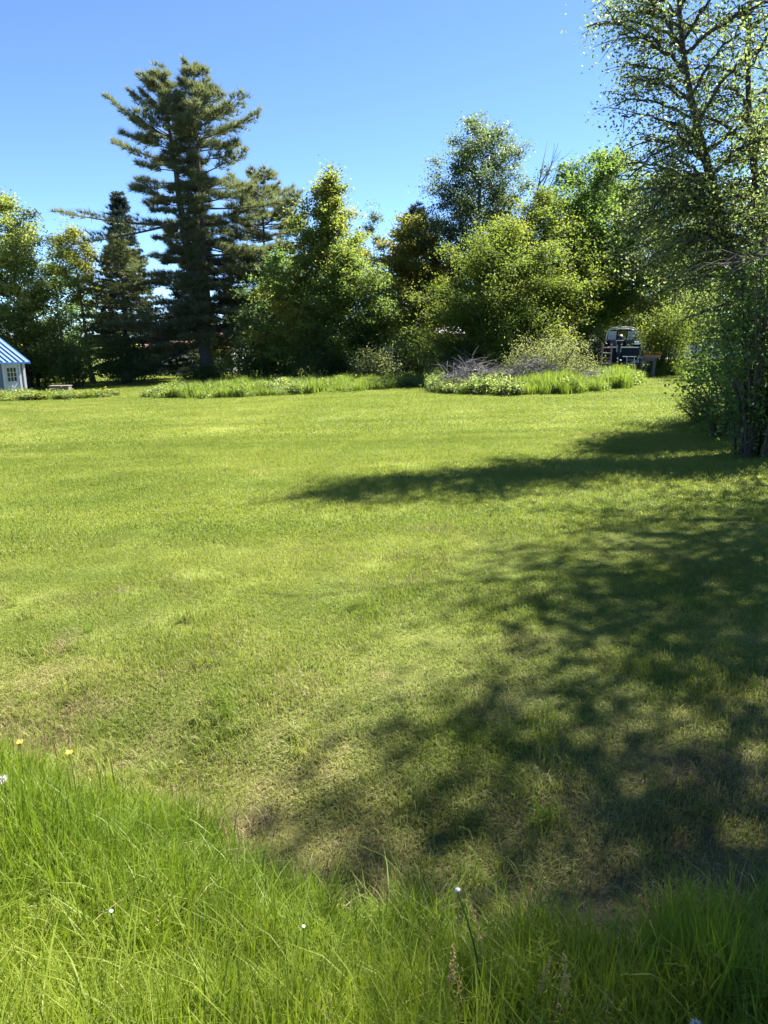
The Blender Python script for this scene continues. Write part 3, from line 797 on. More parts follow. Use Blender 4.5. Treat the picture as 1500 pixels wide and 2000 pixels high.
shrub('shrub', 'small pale bush left of the boat', 12.9, 44.5, 3.1, 2.2, 69, 'willow', nst=20, per=28, leaf=0.12, csig=0.24)
shrub('shrub', 'tall sunlit shrub right of the boat', 15.75, 41.0, 4.0, 3.5, 70, 'box', nst=40, per=34, leaf=0.125, csig=0.26, D=3, low=0.25)
shrub('shrub', 'rounded green bush beside the shed corner', -22.0, 51, 4.0, 4.4, 71, 'ash', nst=34, per=32, leaf=0.15, csig=0.3, D=3)
shrub('shrub', 'dark bush in shade left of the hemlock trunk', -19.2, 54.5, 3.4, 5.6, 72, 'dark', nst=32, per=32, leaf=0.17, csig=0.34, D=3)
shrub('shrub', 'dark hedge bush behind the shed', -26.2, 54, 3.6, 5.6, 73, 'dark', nst=32, per=32, leaf=0.17, csig=0.34, D=3)
shrub('shrub', 'low weedy bush on the lawn rim under the far road', 17.6, 40.6, 0.9, 2.4, 74, 'weed', nst=20, per=26, leaf=0.10, csig=0.16, D=1.4)

# ------------------------------------------------------------------ the near trees on the right
def limb_tree(name, label, x, y, trunks, limbs, seed, mat, barkm, per, leaf, csig, nsub, sublen, droop=0.5, asp=0.6, cat='tree', hang=0.35, bare=0.2):
    """trunks: [(points, radii)], limbs: [(points, r0)] in metres relative to the foot"""
    r = RS(seed)
    root = empty(name, (x, y, float(zt(x, y))), 0, label, cat)
    tw, lw = MB(), MB(); C = []; tone = []
    for pts, rad in trunks:
        P = np.array(pts, float)
        k = 24; s = np.linspace(0, len(P) - 1, k)
        PP = np.stack([np.interp(s, np.arange(len(P)), P[:, j]) for j in range(3)], -1)
        for _ in range(2): PP[1:-1] = (PP[:-2] + 2 * PP[1:-1] + PP[2:]) / 4
        tw.tube(PP, list(np.interp(s, np.arange(len(P)), rad)), 12)
    for pts, r0 in limbs:
        P = np.array(pts, float)
        PP = bez(P[0], P[1], P[2], 25) if len(P) == 3 else np.stack([np.interp(np.linspace(0, len(P) - 1, 25), np.arange(len(P)), P[:, j]) for j in range(3)], -1)
        PP[1:-1] += r.normal(0, 0.02, (23, 3))
        lw.tube(PP[::2], list(np.linspace(r0, 0.012, 13)), 6, cap=False)
        lt = r.rand(); Ln = np.linalg.norm(PP[-1] - PP[0])
        for s in range(nsub):
            f = bare + (1 - bare) * (s + r.rand()) / nsub
            b = PP[min(24, int(f * 24))]
            d = r.normal(0, 1, 3); d[2] = 0.25 - hang * r.rand() * 2; d += 0.5 * (PP[-1] - PP[0]) / Ln; d /= np.linalg.norm(d)
            e = b + d * sublen * (0.5 + 0.8 * r.rand()); e[2] -= hang * sublen * 0.5
            mid = (b + e) / 2 + np.array([0, 0, 0.12 * sublen])
            Q = bez(b, mid, e, 5)
            lw.tube(Q, [0.012, 0.010, 0.008, 0.006, 0.004], 3, cap=False)
            tn = np.clip(0.5 * lt + 0.5 * r.rand(), 0, 1)
            for k in (1, 2, 3, 4):
                C.append(Q[k]); tone.append(tn)
    finish_tree(root, tw, lw, C, tone, leaf, M[mat], M[barkm], r, per, csig, 0.8, 0.25, droop, asp)
    return root

def rnd_limbs(seed, axis, n, h0, h1, L, up=0.3, azc=None, azw=PI, r0=0.05):
    r = RS(seed); out = []; A = np.array(axis, float)
    for i in range(n):
        h = h0 + (h1 - h0) * (i + r.rand()) / n
        a = np.array([np.interp(h, A[:, 2], A[:, 0]), np.interp(h, A[:, 2], A[:, 1]), h])
        az = (i * 2.399963 + r.rand()) if azc is None else azc + (r.rand() * 2 - 1) * azw
        l = L(h) if callable(L) else L
        l *= 0.7 + 0.5 * r.rand()
        d = np.array([math.cos(az), math.sin(az), 0]) * l
        e = a + d + np.array([0, 0, up * l * (0.6 + 0.8 * r.rand())])
        out.append(((tuple(a), tuple((a + e) / 2 + np.array([0, 0, 0.22 * l])), tuple(e)), r0 * (0.5 + 0.5 * l / (L(h) if callable(L) else L))))
    return out

# leaning birch (two stems), its foot hidden at the right edge of the picture
bx, by = 6.7, 12.6
tA = [(0, 0, -0.05), (-0.08, 0.15, 1.2), (-0.22, 0.4, 2.5), (-0.60, 0.75, 3.6), (-0.88, 1.05, 4.65), (-1.25, 1.5, 6.15), (-1.45, 1.8, 7.5), (-1.6, 2.0, 9.2)]
tB = [(0.14, 0.05, -0.05), (0.14, 0.3, 1.5), (0.0, 0.7, 3.4), (-0.15, 1.2, 5.2), (-0.2, 1.6, 6.4), (-0.25, 1.9, 8.8)]
bl = rnd_limbs(81, tA, 30, 3.2, 9.0, lambda h: np.interp(h, [3.2, 4.5, 6.5, 9.0], [1.1, 1.5, 1.5, 0.6]), 0.30, r0=.035)
bl += rnd_limbs(82, tB, 24, 3.0, 8.6, lambda h: np.interp(h, [3.0, 5, 7, 8.6], [1.1, 1.5, 1.2, 0.5]), 0.30, r0=.035)
bl += rnd_limbs(83, tA, 16, 3.6, 8.0, 1.5, 0.35, PI, 0.8, r0=.03)
bl += rnd_limbs(98, tA, 13, 2.9, 4.8, 1.5, -0.15, PI, 1.0, r0=.025) + rnd_limbs(99, tB, 12, 2.0, 4.4, 1.2, -0.2, PI * 1.2, 1.4, r0=.022)
bl += [(((-0.86, 1.0, 4.6), (-1.4, 0.95, 5.2), (-2.25, 0.85, 3.75)), 0.062), (((-0.76, 0.9, 4.3), (-1.25, 0.95, 4.65), (-1.75, 1.0, 3.7)), 0.052),
       (((-0.62, 0.78, 3.85), (-1.1, 0.8, 3.95), (-1.5, 0.8, 3.3)), 0.036), (((-1.05, 1.25, 5.3), (-1.6, 1.1, 5.5), (-2.4, 1.0, 4.7)), 0.038)]
limb_tree('birch_tree', 'leaning two stemmed birch with dark bare trunks at the right edge of the lawn', bx, by, [(tA, [0.17, 0.125, 0.11, 0.095, 0.08, 0.06, 0.04, 0.012]), (tB, [0.12, 0.085, 0.07, 0.06, 0.045, 0.012])], bl, 80, 'birch', 'bark_birch', 7, 0.058, 0.15, 13, 0.62, asp=0.7)

# dense tree behind the birch, its low boughs touching the grass
tx, ty = 9.6, 17.4
tC = [(0, 0, -0.05), (-0.1, 0, 2), (-0.1, 0, 4.5), (0, 0, 8.2)]
cl_ = rnd_limbs(84, tC, 66, 0.4, 8.0, lambda h: np.interp(h, [0.4, 1.5, 3, 6, 8.0], [2.0, 2.1, 2.0, 1.7, 0.5]), 0.06)
limb_tree('maple_tree', 'dark maple with boughs down to the grass, behind the leaning birch', tx, ty, [(tC, [0.2, 0.17, 0.13, 0.015])], cl_, 85, 'maple', 'bark', 14, 0.085, 0.19, 13, 0.85, asp=0.65, hang=0.4, bare=0.1)
shrub('shrub', 'dark bush hugging the grass at the right edge', 9.2, 16.2, 1.5, 2.6, 86, 'dark', nst=30, per=40, leaf=0.07, csig=0.14, D=2.2)
shrub('sapling_clump', 'tall leafy suckers, leaf colour darkened as shade, wrapping the foot of the leaning birch', 6.35, 11.95, 3.7, 1.9, 96, 'dark', nst=50, per=28, leaf=0.085, csig=0.17, D=1.8, cat='shrub', low=0.0, droop=0.5)  # darker leaf colour stands in for shade at the birch foot
shrub('shrub', 'low bush reaching left over the lawn under the leaning birch', 7.2, 14.6, 1.9, 2.4, 97, 'maple', nst=26, per=24, leaf=0.08, csig=0.16, D=1.6, low=0.0, droop=0.4)
shrub('weed_clump', 'pale feathery weeds at the foot of the dark right hand bush', 7.75, 17.2, 0.75, 1.5, 87, 'weed', nst=26, per=40, leaf=0.05, csig=0.10, D=1.2, asp=0.25, upb=0.0, cat='weeds')

# trees standing out of frame to the right: a maple and a pine whose branch hangs into the picture
tE = [(0, 0, -0.05), (0, 0, 4), (0.1, 0, 12)]
el = rnd_limbs(88, tE, 46, 4.4, 11.8, lambda h: np.interp(h, [4.4, 7, 9.5, 11.8], [2.1, 2.6, 2.2, 0.7]), 0.2)
limb_tree('maple_tree', 'maple out of frame to the right that shades the lawn', 9.7, 11.6, [(tE, [0.2, 0.16, 0.015])], el, 89, 'maple', 'bark', 5, 0.11, 0.24, 12, 0.9)
tF = [(0, 0, -0.05), (0, 0, 4), (0.25, -0.25, 9), (0.8, -0.9, 12.8)]
fl = rnd_limbs(90, tF, 84, 4.6, 12.3, lambda h: np.interp(h, [4.6, 7, 9.5, 11.3, 12.3], [2.2, 2.6, 2.5, 2.1, 0.9]), 0.06)
limb_tree('maple_tree', 'near maple out of frame to the right that shades the tall grass', 8.4, 8.0, [(tF, [0.22, 0.17, 0.09, 0.015])], fl, 91, 'maple', 'bark', 6, 0.115, 0.26, 14, 1.0)

def drooping_bough():
    """long bare bough of twigs reaching in from the near maple"""
    r = RS(92); x, y = 8.0, 9.4
    z0 = float(zt(x, y))
    root = empty('dead_tree', (x, y, z0), 0, 'bare twiggy tree whose long low bough reaches in from the right', 'tree')
    tw, lw = MB(), MB()
    tw.tube([(0, 0, -0.05), (0.02, 0, 2), (0.0, 0, 4.2), (0.1, 0, 6.6)], [0.11, 0.09, 0.07, 0.015], 9)
    for (h, ex, ey, ez, n) in [(3.35, -3.6, 0.4, 2.75, 40), (3.55, -2.9, -0.1, 3.05, 26), (6.2, -4.6, -0.3, 6.4, 26)]:
        a = np.array([0, 0, h]); e = np.array([ex, ey, ez])
        P = bez(a, (a + e) / 2 + np.array([0, 0, 0.15]), e, 31)
        lw.tube(P[::2], list(np.linspace(0.035, 0.006, 16)), 5, cap=False)
        for k in range(n):
            b = P[6 + int(24 * (k + r.rand()) / n)] if 6 + int(24 * (k + 1) / n) < 31 else P[-1]
            d = np.array([-0.7 - 0.3 * r.rand(), r.normal(0, .35), r.normal(-0.12, .16)]) * (0.4 + 0.6 * r.rand())
            m_ = b + d * 0.55 + np.array([0, 0, 0.04]); q_ = b + d + np.array([0, 0, -0.10])
            lw.tube([b, m_, q_], [0.008, 0.006, 0.003], 3, cap=False)
            lw.tube([m_, m_ + d * 0.3 + np.array([0, r.normal(0, .12), -.08])], [0.004, 0.002], 3, cap=False)
    tw.build('trunk', M['bark'], root, smooth=True)
    lw.build('limbs', M['bark'], root, smooth=True, kind='stuff')
drooping_bough()

# ------------------------------------------------------------------ weed beds
def weed_src(name, n, h, leaf, mat, seed, bl=14, bmat=None):
    """a tuft of leafy stalks"""
    r = RS(seed)
    k = 9
    base = r.normal(0, 0.12, (n, 2)); top = base + r.normal(0, 0.10, (n, 2)); hh = h * (0.6 + 0.5 * r.rand(n))
    C = []
    for f in np.linspace(0.25, 1.0, k):
        p = np.zeros((n, 3)); p[:, :2] = base + (top - base) * f; p[:, 2] = hh * f
        C.append(p + r.normal(0, 0.05, (n, 3)) * np.array([1, 1, .5]))
    C = np.concatenate(C)
    V, Q = leaf_arrays(C, leaf, r, 0.35, 0.15, 0.5)
    rn = r.rand(len(C))
    me = mesh_np(name, V, Q, None, {'rnd': rn, 'tone': r.rand(len(C))})
    me.materials.append(mat)
    return bpy.data.objects.new(name, me)

def bed(name, poly, n, srcs, hfun, pickf, seed, label=None):
    r = RS(seed)
    P = np.array(poly); lo, hi = P.min(0), P.max(0)
    x = lo[0] + (hi[0] - lo[0]) * r.rand(n * 3); y = lo[1] + (hi[1] - lo[1]) * r.rand(n * 3)
    kp = in_poly(x, y, poly); x, y = x[kp][:n], y[kp][:n]
    x = x + r.normal(0, .12, len(x)); y = y + r.normal(0, .12, len(y))
    sc = 0.8 + 0.5 * r.rand(len(x)); h = sc * hfun(x, y)
    rot = np.zeros((len(x), 3)); rot[:, 2] = r.rand(len(x)) * 2 * PI
    rot[:, 0] = r.normal(0, .06, len(x)); rot[:, 1] = r.normal(0, .06, len(x))
    scatter(name, np.stack([x, y, zt(x, y)], -1), rot, np.stack([sc, sc, h], -1), pickf(x, y, r), srcs)

W_leaf = [weed_src('weed_tuft' if i == 0 else 'weed_tuft.%03d' % i, 16, 0.55, 0.10, M['weed'], 200 + i) for i in range(3)]
W_grass = [src('weed_tuft.%03d' % (3 + i), blades(110, 0.22, 0.3, 0.85, 0.016, 0.22, 210 + i, segs=3), M['weed_grass']) for i in range(3)]
def mixpick(pleaf):
    def f(x, y, r):
        k = pleaf(x, y) if callable(pleaf) else pleaf
        return np.where(r.rand(len(x)) < k, r.randint(0, 3, len(x)), 3 + r.randint(0, 3, len(x)))
    return f
lump = lambda x, y: 0.85 + 0.28 * np.sin(1.7 * x + 0.6 * y) * np.sin(1.1 * y - 0.4 * x) + 0.12 * np.sin(5.3 * x)
bed('weed_strip', STRIP, 1700, W_leaf + W_grass, lambda x, y: 0.74 * lump(x, y), mixpick(lambda x, y: 0.45 + 0.35 * np.sin(0.9 * x)), 220)
bed('weed_bed', BED, 2000, W_leaf + W_grass, lambda x, y: (0.95 - 0.12 * sstep(7, 11, x)) * lump(x, y), mixpick(lambda x, y: np.where(x < 5.5, .85, np.where((x > 10.8) & (y < 35), .5, .12))), 221)
W_sb = [weed_src('weed_tuft' if i == 0 else 'weed_tuft.%03d' % i, 14, 0.6, 0.13, M['yellow'] if i == 0 else M['weed'], 230 + i) for i in range(3)]
W_sb += [src('weed_tuft.%03d' % (3 + i), blades(70, 0.22, 0.25, 0.7, 0.016, 0.3, 240 + i, segs=3), M['weed_grass']) for i in range(3)]
bed('shed_weeds', SHEDBED, 420, W_sb, lambda x, y: 0.62 * lump(x, y), mixpick(0.6), 222)
WOODEDGE = [(13.6, 39.9), (17.6, 40.2), (20.5, 40.8), (20.5, 41.8), (17, 42), (13.4, 41.2)]
bed('rim_weeds', WOODEDGE, 260, W_leaf + W_grass, lambda x, y: 0.9 * lump(x, y), mixpick(0.5), 223)

# ------------------------------------------------------------------ brush pile
def brush_pile():
    r = RS(300); x, y = 6.0, 32.6
    root = empty('brush_pile', (x, y, float(zt(x, y))), 0, 'heap of dead grey brush lying in the weed bed', 'brush pile')
    tw = MB()
    for i in range(1500):
        px = r.uniform(-3.2, 3.9); py = r.normal(0, .7)
        hmax = 1.35 * math.sqrt(max(0.05, 1 - (px / 4.1) ** 2)) * (0.8 + 0.3 * math.sin(2.2 * px))
        a = np.array([px, py, r.uniform(0.1, hmax)])
        az = r.normal(0, .9) + (PI if r.rand() < .5 else 0)
        d = np.array([math.cos(az), math.sin(az) * .8, r.normal(0.12, .35)]); d *= r.uniform(.4, 1.1)
        b = a + d; b[2] = max(b[2], 0.05)
        m_ = (a + b) / 2 + r.normal(0, .1, 3)
        tw.tube([a, m_, b], [0.012, 0.009, 0.003], 3, cap=False)
    tw.build('twigs', M['twig'], root, kind='stuff')
    for i in range(26):
        px = r.uniform(-2.9, 2.6); z = r.uniform(.3, 1.05) * math.sqrt(max(.1, 1 - (px / 3.4) ** 2)); az = r.normal(0, .7)
        L = r.uniform(.7, 1.5); d = np.array([math.cos(az) * L, math.sin(az) * L * .5, r.normal(.15, .3)])
        a = np.array([px, r.normal(-.3, .4), z])
        mb = MB().tube([a - d / 2, a + np.array([0, 0, r.normal(0.06, .06)]), a + d / 2 * 0.7, a + d / 2 + np.array([0, 0, .1])], [0.03, 0.025, 0.018, 0.006], 5)
        mb.build('branch', M['twig'], root, smooth=True)
brush_pile()
def stake(name, label, x, y, h, lean, rad=0.022):
    root = empty(name, (x, y, float(zt(x, y))), 0, label, 'stake')
    MB().tube([(0, 0, -0.05), (lean * h * .5, 0, h * .5), (lean * h, 0, h)], [rad, rad * .9, rad * .8], 6).build('pole', M['deadwood'], root, smooth=True)
stake('garden_stake', 'thin upright stake at the left end of the brush pile', 2.9, 33.4, 1.35, 0.01)
stake('garden_stake', 'second thin stake, just right of the leftmost stake', 3.25, 33.6, 1.25, -0.02)

# ------------------------------------------------------------------ shed with a blue metal roof
M['siding'] = plain('grey_painted_siding', (0.17, 0.19, 0.225), 0.75, 0.10, 5, bump=0.1, stretch=(6, 6, .5))
M['trim'] = plain('white_trim_paint', (0.60, 0.61, 0.62), 0.6, 0.06, 8, bump=0.08)
M['blue'] = plain('blue_metal_roofing', (0.105, 0.180, 0.32), 0.55, 0.10, 2, metal=0.1, bump=0.03, spec=0.6)
M['bluetrim'] = plain('blue_metal_trim', (0.06, 0.17, 0.45), 0.4, 0.08, 3, metal=0.2, bump=0.02)
M['glass'] = plain('dark_window_glass', (0.012, 0.014, 0.016), 0.08, 0.1, 2, bump=0.0, spec=0.8)
M['doorwhite'] = plain('white_door_paint', (0.58, 0.58, 0.58), 0.5, 0.05, 6, bump=0.04)
M['woodgrey'] = plain('weathered_grey_wood', (0.13, 0.115, 0.095), 0.85, 0.3, 7, bump=0.4, stretch=(1, 1, 6))
M['concrete'] = plain('concrete', (0.33, 0.32, 0.30), 0.9, 0.15, 9)

def shed():
    U = np.array([0.66, 0.751, 0]); Nn = np.array([0.751, -0.66, 0])
    cx, cy = -20.55, 41.3
    z0 = float(zt(cx, cy)) - 0.02
    root = empty('shed', (cx, cy, z0), math.atan2(0.751, 0.66), 'grey shed with a blue metal roof at the left picture edge', 'shed')
    # local axes: +X along the facade to the right corner (x=0), -Y outwards, facade plane y=0, shed runs to y=+9
    Lf, D, Hh = 6.4, 8.4, 2.03
    sl_ = 0.34; R = sl_ * D / 2
    # core walls behind the planks (facade with the doorway left open)
    core = MB()
    dx0, dx1, dh = -1.10, -0.33, 1.84
    core.box((( -Lf + dx0) / 2, 0.06, Hh / 2), (Lf + dx0, 0.08, Hh)); core.box((dx1 / 2, 0.06, Hh / 2), (-dx1, 0.08, Hh))
    core.box(((dx0 + dx1) / 2, 0.06, (dh + Hh) / 2), (dx1 - dx0, 0.08, Hh - dh))
    core.box((-Lf / 2, D - .05, Hh / 2), (Lf, 0.08, Hh))
    for xx in (-0.05, -Lf + .05):
        b = len(core.V)
        for dx in (-0.04, 0.04):
            core.V += [(xx + dx, 0.11, 0), (xx + dx, D - .1, 0), (xx + dx, D - .1, Hh), (xx + dx, D / 2, Hh + R - .05), (xx + dx, 0.11, Hh)]
        core.F += [[b + 4, b + 3, b + 2, b + 1, b], [b + 5, b + 6, b + 7, b + 8, b + 9]]
        for k in range(5): core.F.append([b + k, b + (k + 1) % 5, b + 5 + (k + 1) % 5, b + 5 + k])
    core.build('wall', M['siding'], root)
    # facade planks
    pw = 0.262; i = 0; rr = RS(310)
    xx = -0.10
    while xx - pw > -Lf:
        a, b_ = xx - pw + 0.008, xx
        segs_ = [(0.05, Hh - .02)]
        if b_ > dx0 - .1 and a < dx1 + .1:
            if a >= dx1 + 0.09 or b_ <= dx0 - 0.09: pass
            else:
                segs_ = [(dh + 0.11, Hh - .02)]
        for lo, hi in segs_:
            o = MB().box(((a + b_) / 2, 0.004 - 0.006 * rr.rand(), (lo + hi) / 2), (b_ - a, 0.028, hi - lo)).build('plank', M['siding'], root)
        xx -= pw
    # gable side planks
    for k in range(int(D / .5)):
        y0 = 0.14 + k * .49; ym = y0 + .24
        top = Hh + sl_ * min(ym, D - ym) - .12
        MB().box((0.006, ym, top / 2), (0.028, .475, top)).build('plank', M['siding'], root)
    # corner and frieze trim
    MB().box((-0.035, -0.016, Hh / 2), (0.12, 0.05, Hh)).build('corner_trim', M['trim'], root)
    MB().box((0.026, 0.085, Hh / 2), (0.045, 0.15, Hh)).build('corner_trim', M['trim'], root)
    MB().box((-Lf / 2 - 0.1, -0.018, Hh - 0.085), (Lf - .2, 0.03, 0.17)).build('frieze_board', M['siding'], root)
    # door
    door = MB().box(((dx0 + dx1) / 2, 0.035, dh / 2), (dx1 - dx0 - .02, 0.045, dh - .02)).build('door', M['doorwhite'], root)
    dxm = (dx0 + dx1) / 2; ww, wz0, wz1 = 0.52, 0.92, 1.70
    MB().box((dxm, 0.010, (wz0 + wz1) / 2), (ww, 0.012, wz1 - wz0)).build('window', M['glass'], door)
    for k in range(3):
        for j in range(3):
            MB().box((dxm - ww / 2 + ww / 6 * (2 * k + 1), 0.002, wz0 + (wz1 - wz0) / 6 * (2 * j + 1)), (ww / 3 - .035, 0.006, (wz1 - wz0) / 3 - .035)).build('pane', M['glass'], door)
    for k in range(4):
        MB().box((dxm - ww / 2 + ww / 3 * k, -0.004, (wz0 + wz1) / 2), (0.032, 0.022, wz1 - wz0)).build('muntin', M['doorwhite'], door)
        MB().box((dxm, -0.002, wz0 + (wz1 - wz0) / 3 * k), (ww, 0.020, 0.032)).build('muntin', M['doorwhite'], door)
    cb = MB()                                            # crossbuck panel below
    for sg in (1, -1):
        cb.tube([(dxm - sg * .30, 0.004, .16), (dxm + sg * .30, 0.004, .90)], 0.035, 4)
    cb.build('crossbuck', M['doorwhite'], door)
    MB().tube([(dx1 - .1, -0.0, .96), (dx1 - .1, -0.06, .96)], [0.016, 0.03], 8).build('handle', M['bluetrim'], door)
    for xx in (dx0 - .055, dx1 + .055):
        MB().box((xx, -0.02, (dh + .1) / 2), (.11, .05, dh + .1)).build('door_trim', M['trim'], root)
    MB().box((dxm, -0.022, dh + .05), (dx1 - dx0 - .004, .046, .10)).build('door_trim', M['trim'], root)
    # roof: standing seam panels on both slopes
    oh, rk = 0.30, 0.22
    pwid = 0.30; nrow = int((Lf + 2 * rk) / pwid)
    me_cache = {}
    for side in (0, 1):
        for k in range(nrow):
            key = side
            if key not in me_cache:
                mb = MB()
                y0, y1 = -oh, D / 2
                zA, zB = Hh - sl_ * oh + .05, Hh + R + .05
                if side: y0, y1 = D + oh, D / 2
                mb.hexa([(0.0, y0, zA), (pwid - .006, y0, zA), (pwid - .006, y1, zB), (0, y1, zB), (0, y0, zA + .02), (pwid - .006, y0, zA + .02), (pwid - .006, y1, zB + .02), (0, y1, zB + .02)])
                mb.hexa([(0.0, y0, zA + .021), (.06, y0, zA + .021), (.06, y1, zB + .021), (0, y1, zB + .021), (0.008, y0, zA + .10), (.052, y0, zA + .10), (.052, y1, zB + .10), (.008, y1, zB + .10)])
                me_cache[key] = mb.mesh('roof_panel'); me_cache[key].materials.append(M['blue'])
            o = bpy.data.objects.new('roof_panel', me_cache[key]); link(o, root)
            o.location.x = rk - (k + 1) * pwid
    MB().box((-Lf / 2, -oh - .012, Hh - sl_ * oh + .03), (Lf + 2 * rk, .02, .09)).build('eave_trim', M['bluetrim'], root)
    rake = MB()
    for (ya, yb) in ((-oh, D / 2), (D + oh, D / 2)):
        zA, zB = Hh - sl_ * oh, Hh + R
        rake.hexa([(rk + .004, ya, zA - .06), (rk + .034, ya, zA - .06), (rk + .034, yb, zB - .06), (rk + .004, yb, zB - .06), (rk + .004, ya, zA + .09), (rk + .034, ya, zA + .09), (rk + .034, yb, zB + .09), (rk + .004, yb, zB + .09)])
    rake.build('rake_trim', M['bluetrim'], root)
    soff = MB().box((-Lf / 2, -oh / 2 - .02, Hh - .045), (Lf + 2 * rk, oh - .03, .03)).build('soffit', M['trim'], root)
shed()

def crate():
    x, y = -19.0, 42.2
    root = empty('wooden_box', (x, y, float(zt(x, y))), math.radians(8), 'low weathered wooden box beside the shed corner', 'box')
    for k in range(3):
        MB().box((0, -.34, .09 + k * .165), (1.05, .03, .155)).build('board', M['woodgrey'], root)
        MB().box((.52, 0, .09 + k * .165), (.03, .64, .155)).build('board', M['woodgrey'], root)
    MB().box((0, .34, .26), (1.05, .03, .5)).build('back_panel', M['woodgrey'], root)
    MB().box((-.52, 0, .26), (.03, .64, .5)).build('side_panel', M['woodgrey'], root)
    MB().box((0, 0, .535), (1.14, .78, .035)).build('lid', M['woodgrey'], root)
crate()

# ------------------------------------------------------------------ boat on its trailer
M['hull'] = plain('navy_hull_paint', (0.008, 0.010, 0.016), 0.55, 0.3, 3, bump=0.03, spec=0.2)
M['alu'] = plain('dull_aluminium', (0.55, 0.56, 0.57), 0.4, 0.1, 4, metal=0.7, bump=0.03)
M['motor'] = plain('black_motor_cowl', (0.008, 0.008, 0.011), 0.35, 0.2, 4, bump=0.0, spec=0.4)
M['clear'] = plain('hazy_windscreen', (0.55, 0.60, 0.64), 0.25, 0.06, 4, bump=0.0, spec=0.6)
M['grey_seat'] = plain('grey_seat_vinyl', (0.05, 0.05, 0.055), 0.6, 0.2, 8)
M['creamtube'] = plain('cream_tube', (0.52, 0.50, 0.42), 0.5, 0.1, 6, bump=0.03)
M['rubber'] = plain('tyre_rubber', (0.02, 0.02, 0.02), 0.85, 0.2, 8)
M['rust'] = plain('rusty_galvanised_steel', (0.20, 0.16, 0.13), 0.7, 0.35, 9, metal=0.3)
M['orange_wood'] = plain('reddish_wood', (0.33, 0.185, 0.12), 0.75, 0.25, 6, bump=0.25, stretch=(1, 1, 5))
BX, BY = 13.0, 39.6
BZ = float(zt(BX, BY)); BR = math.radians(-15)

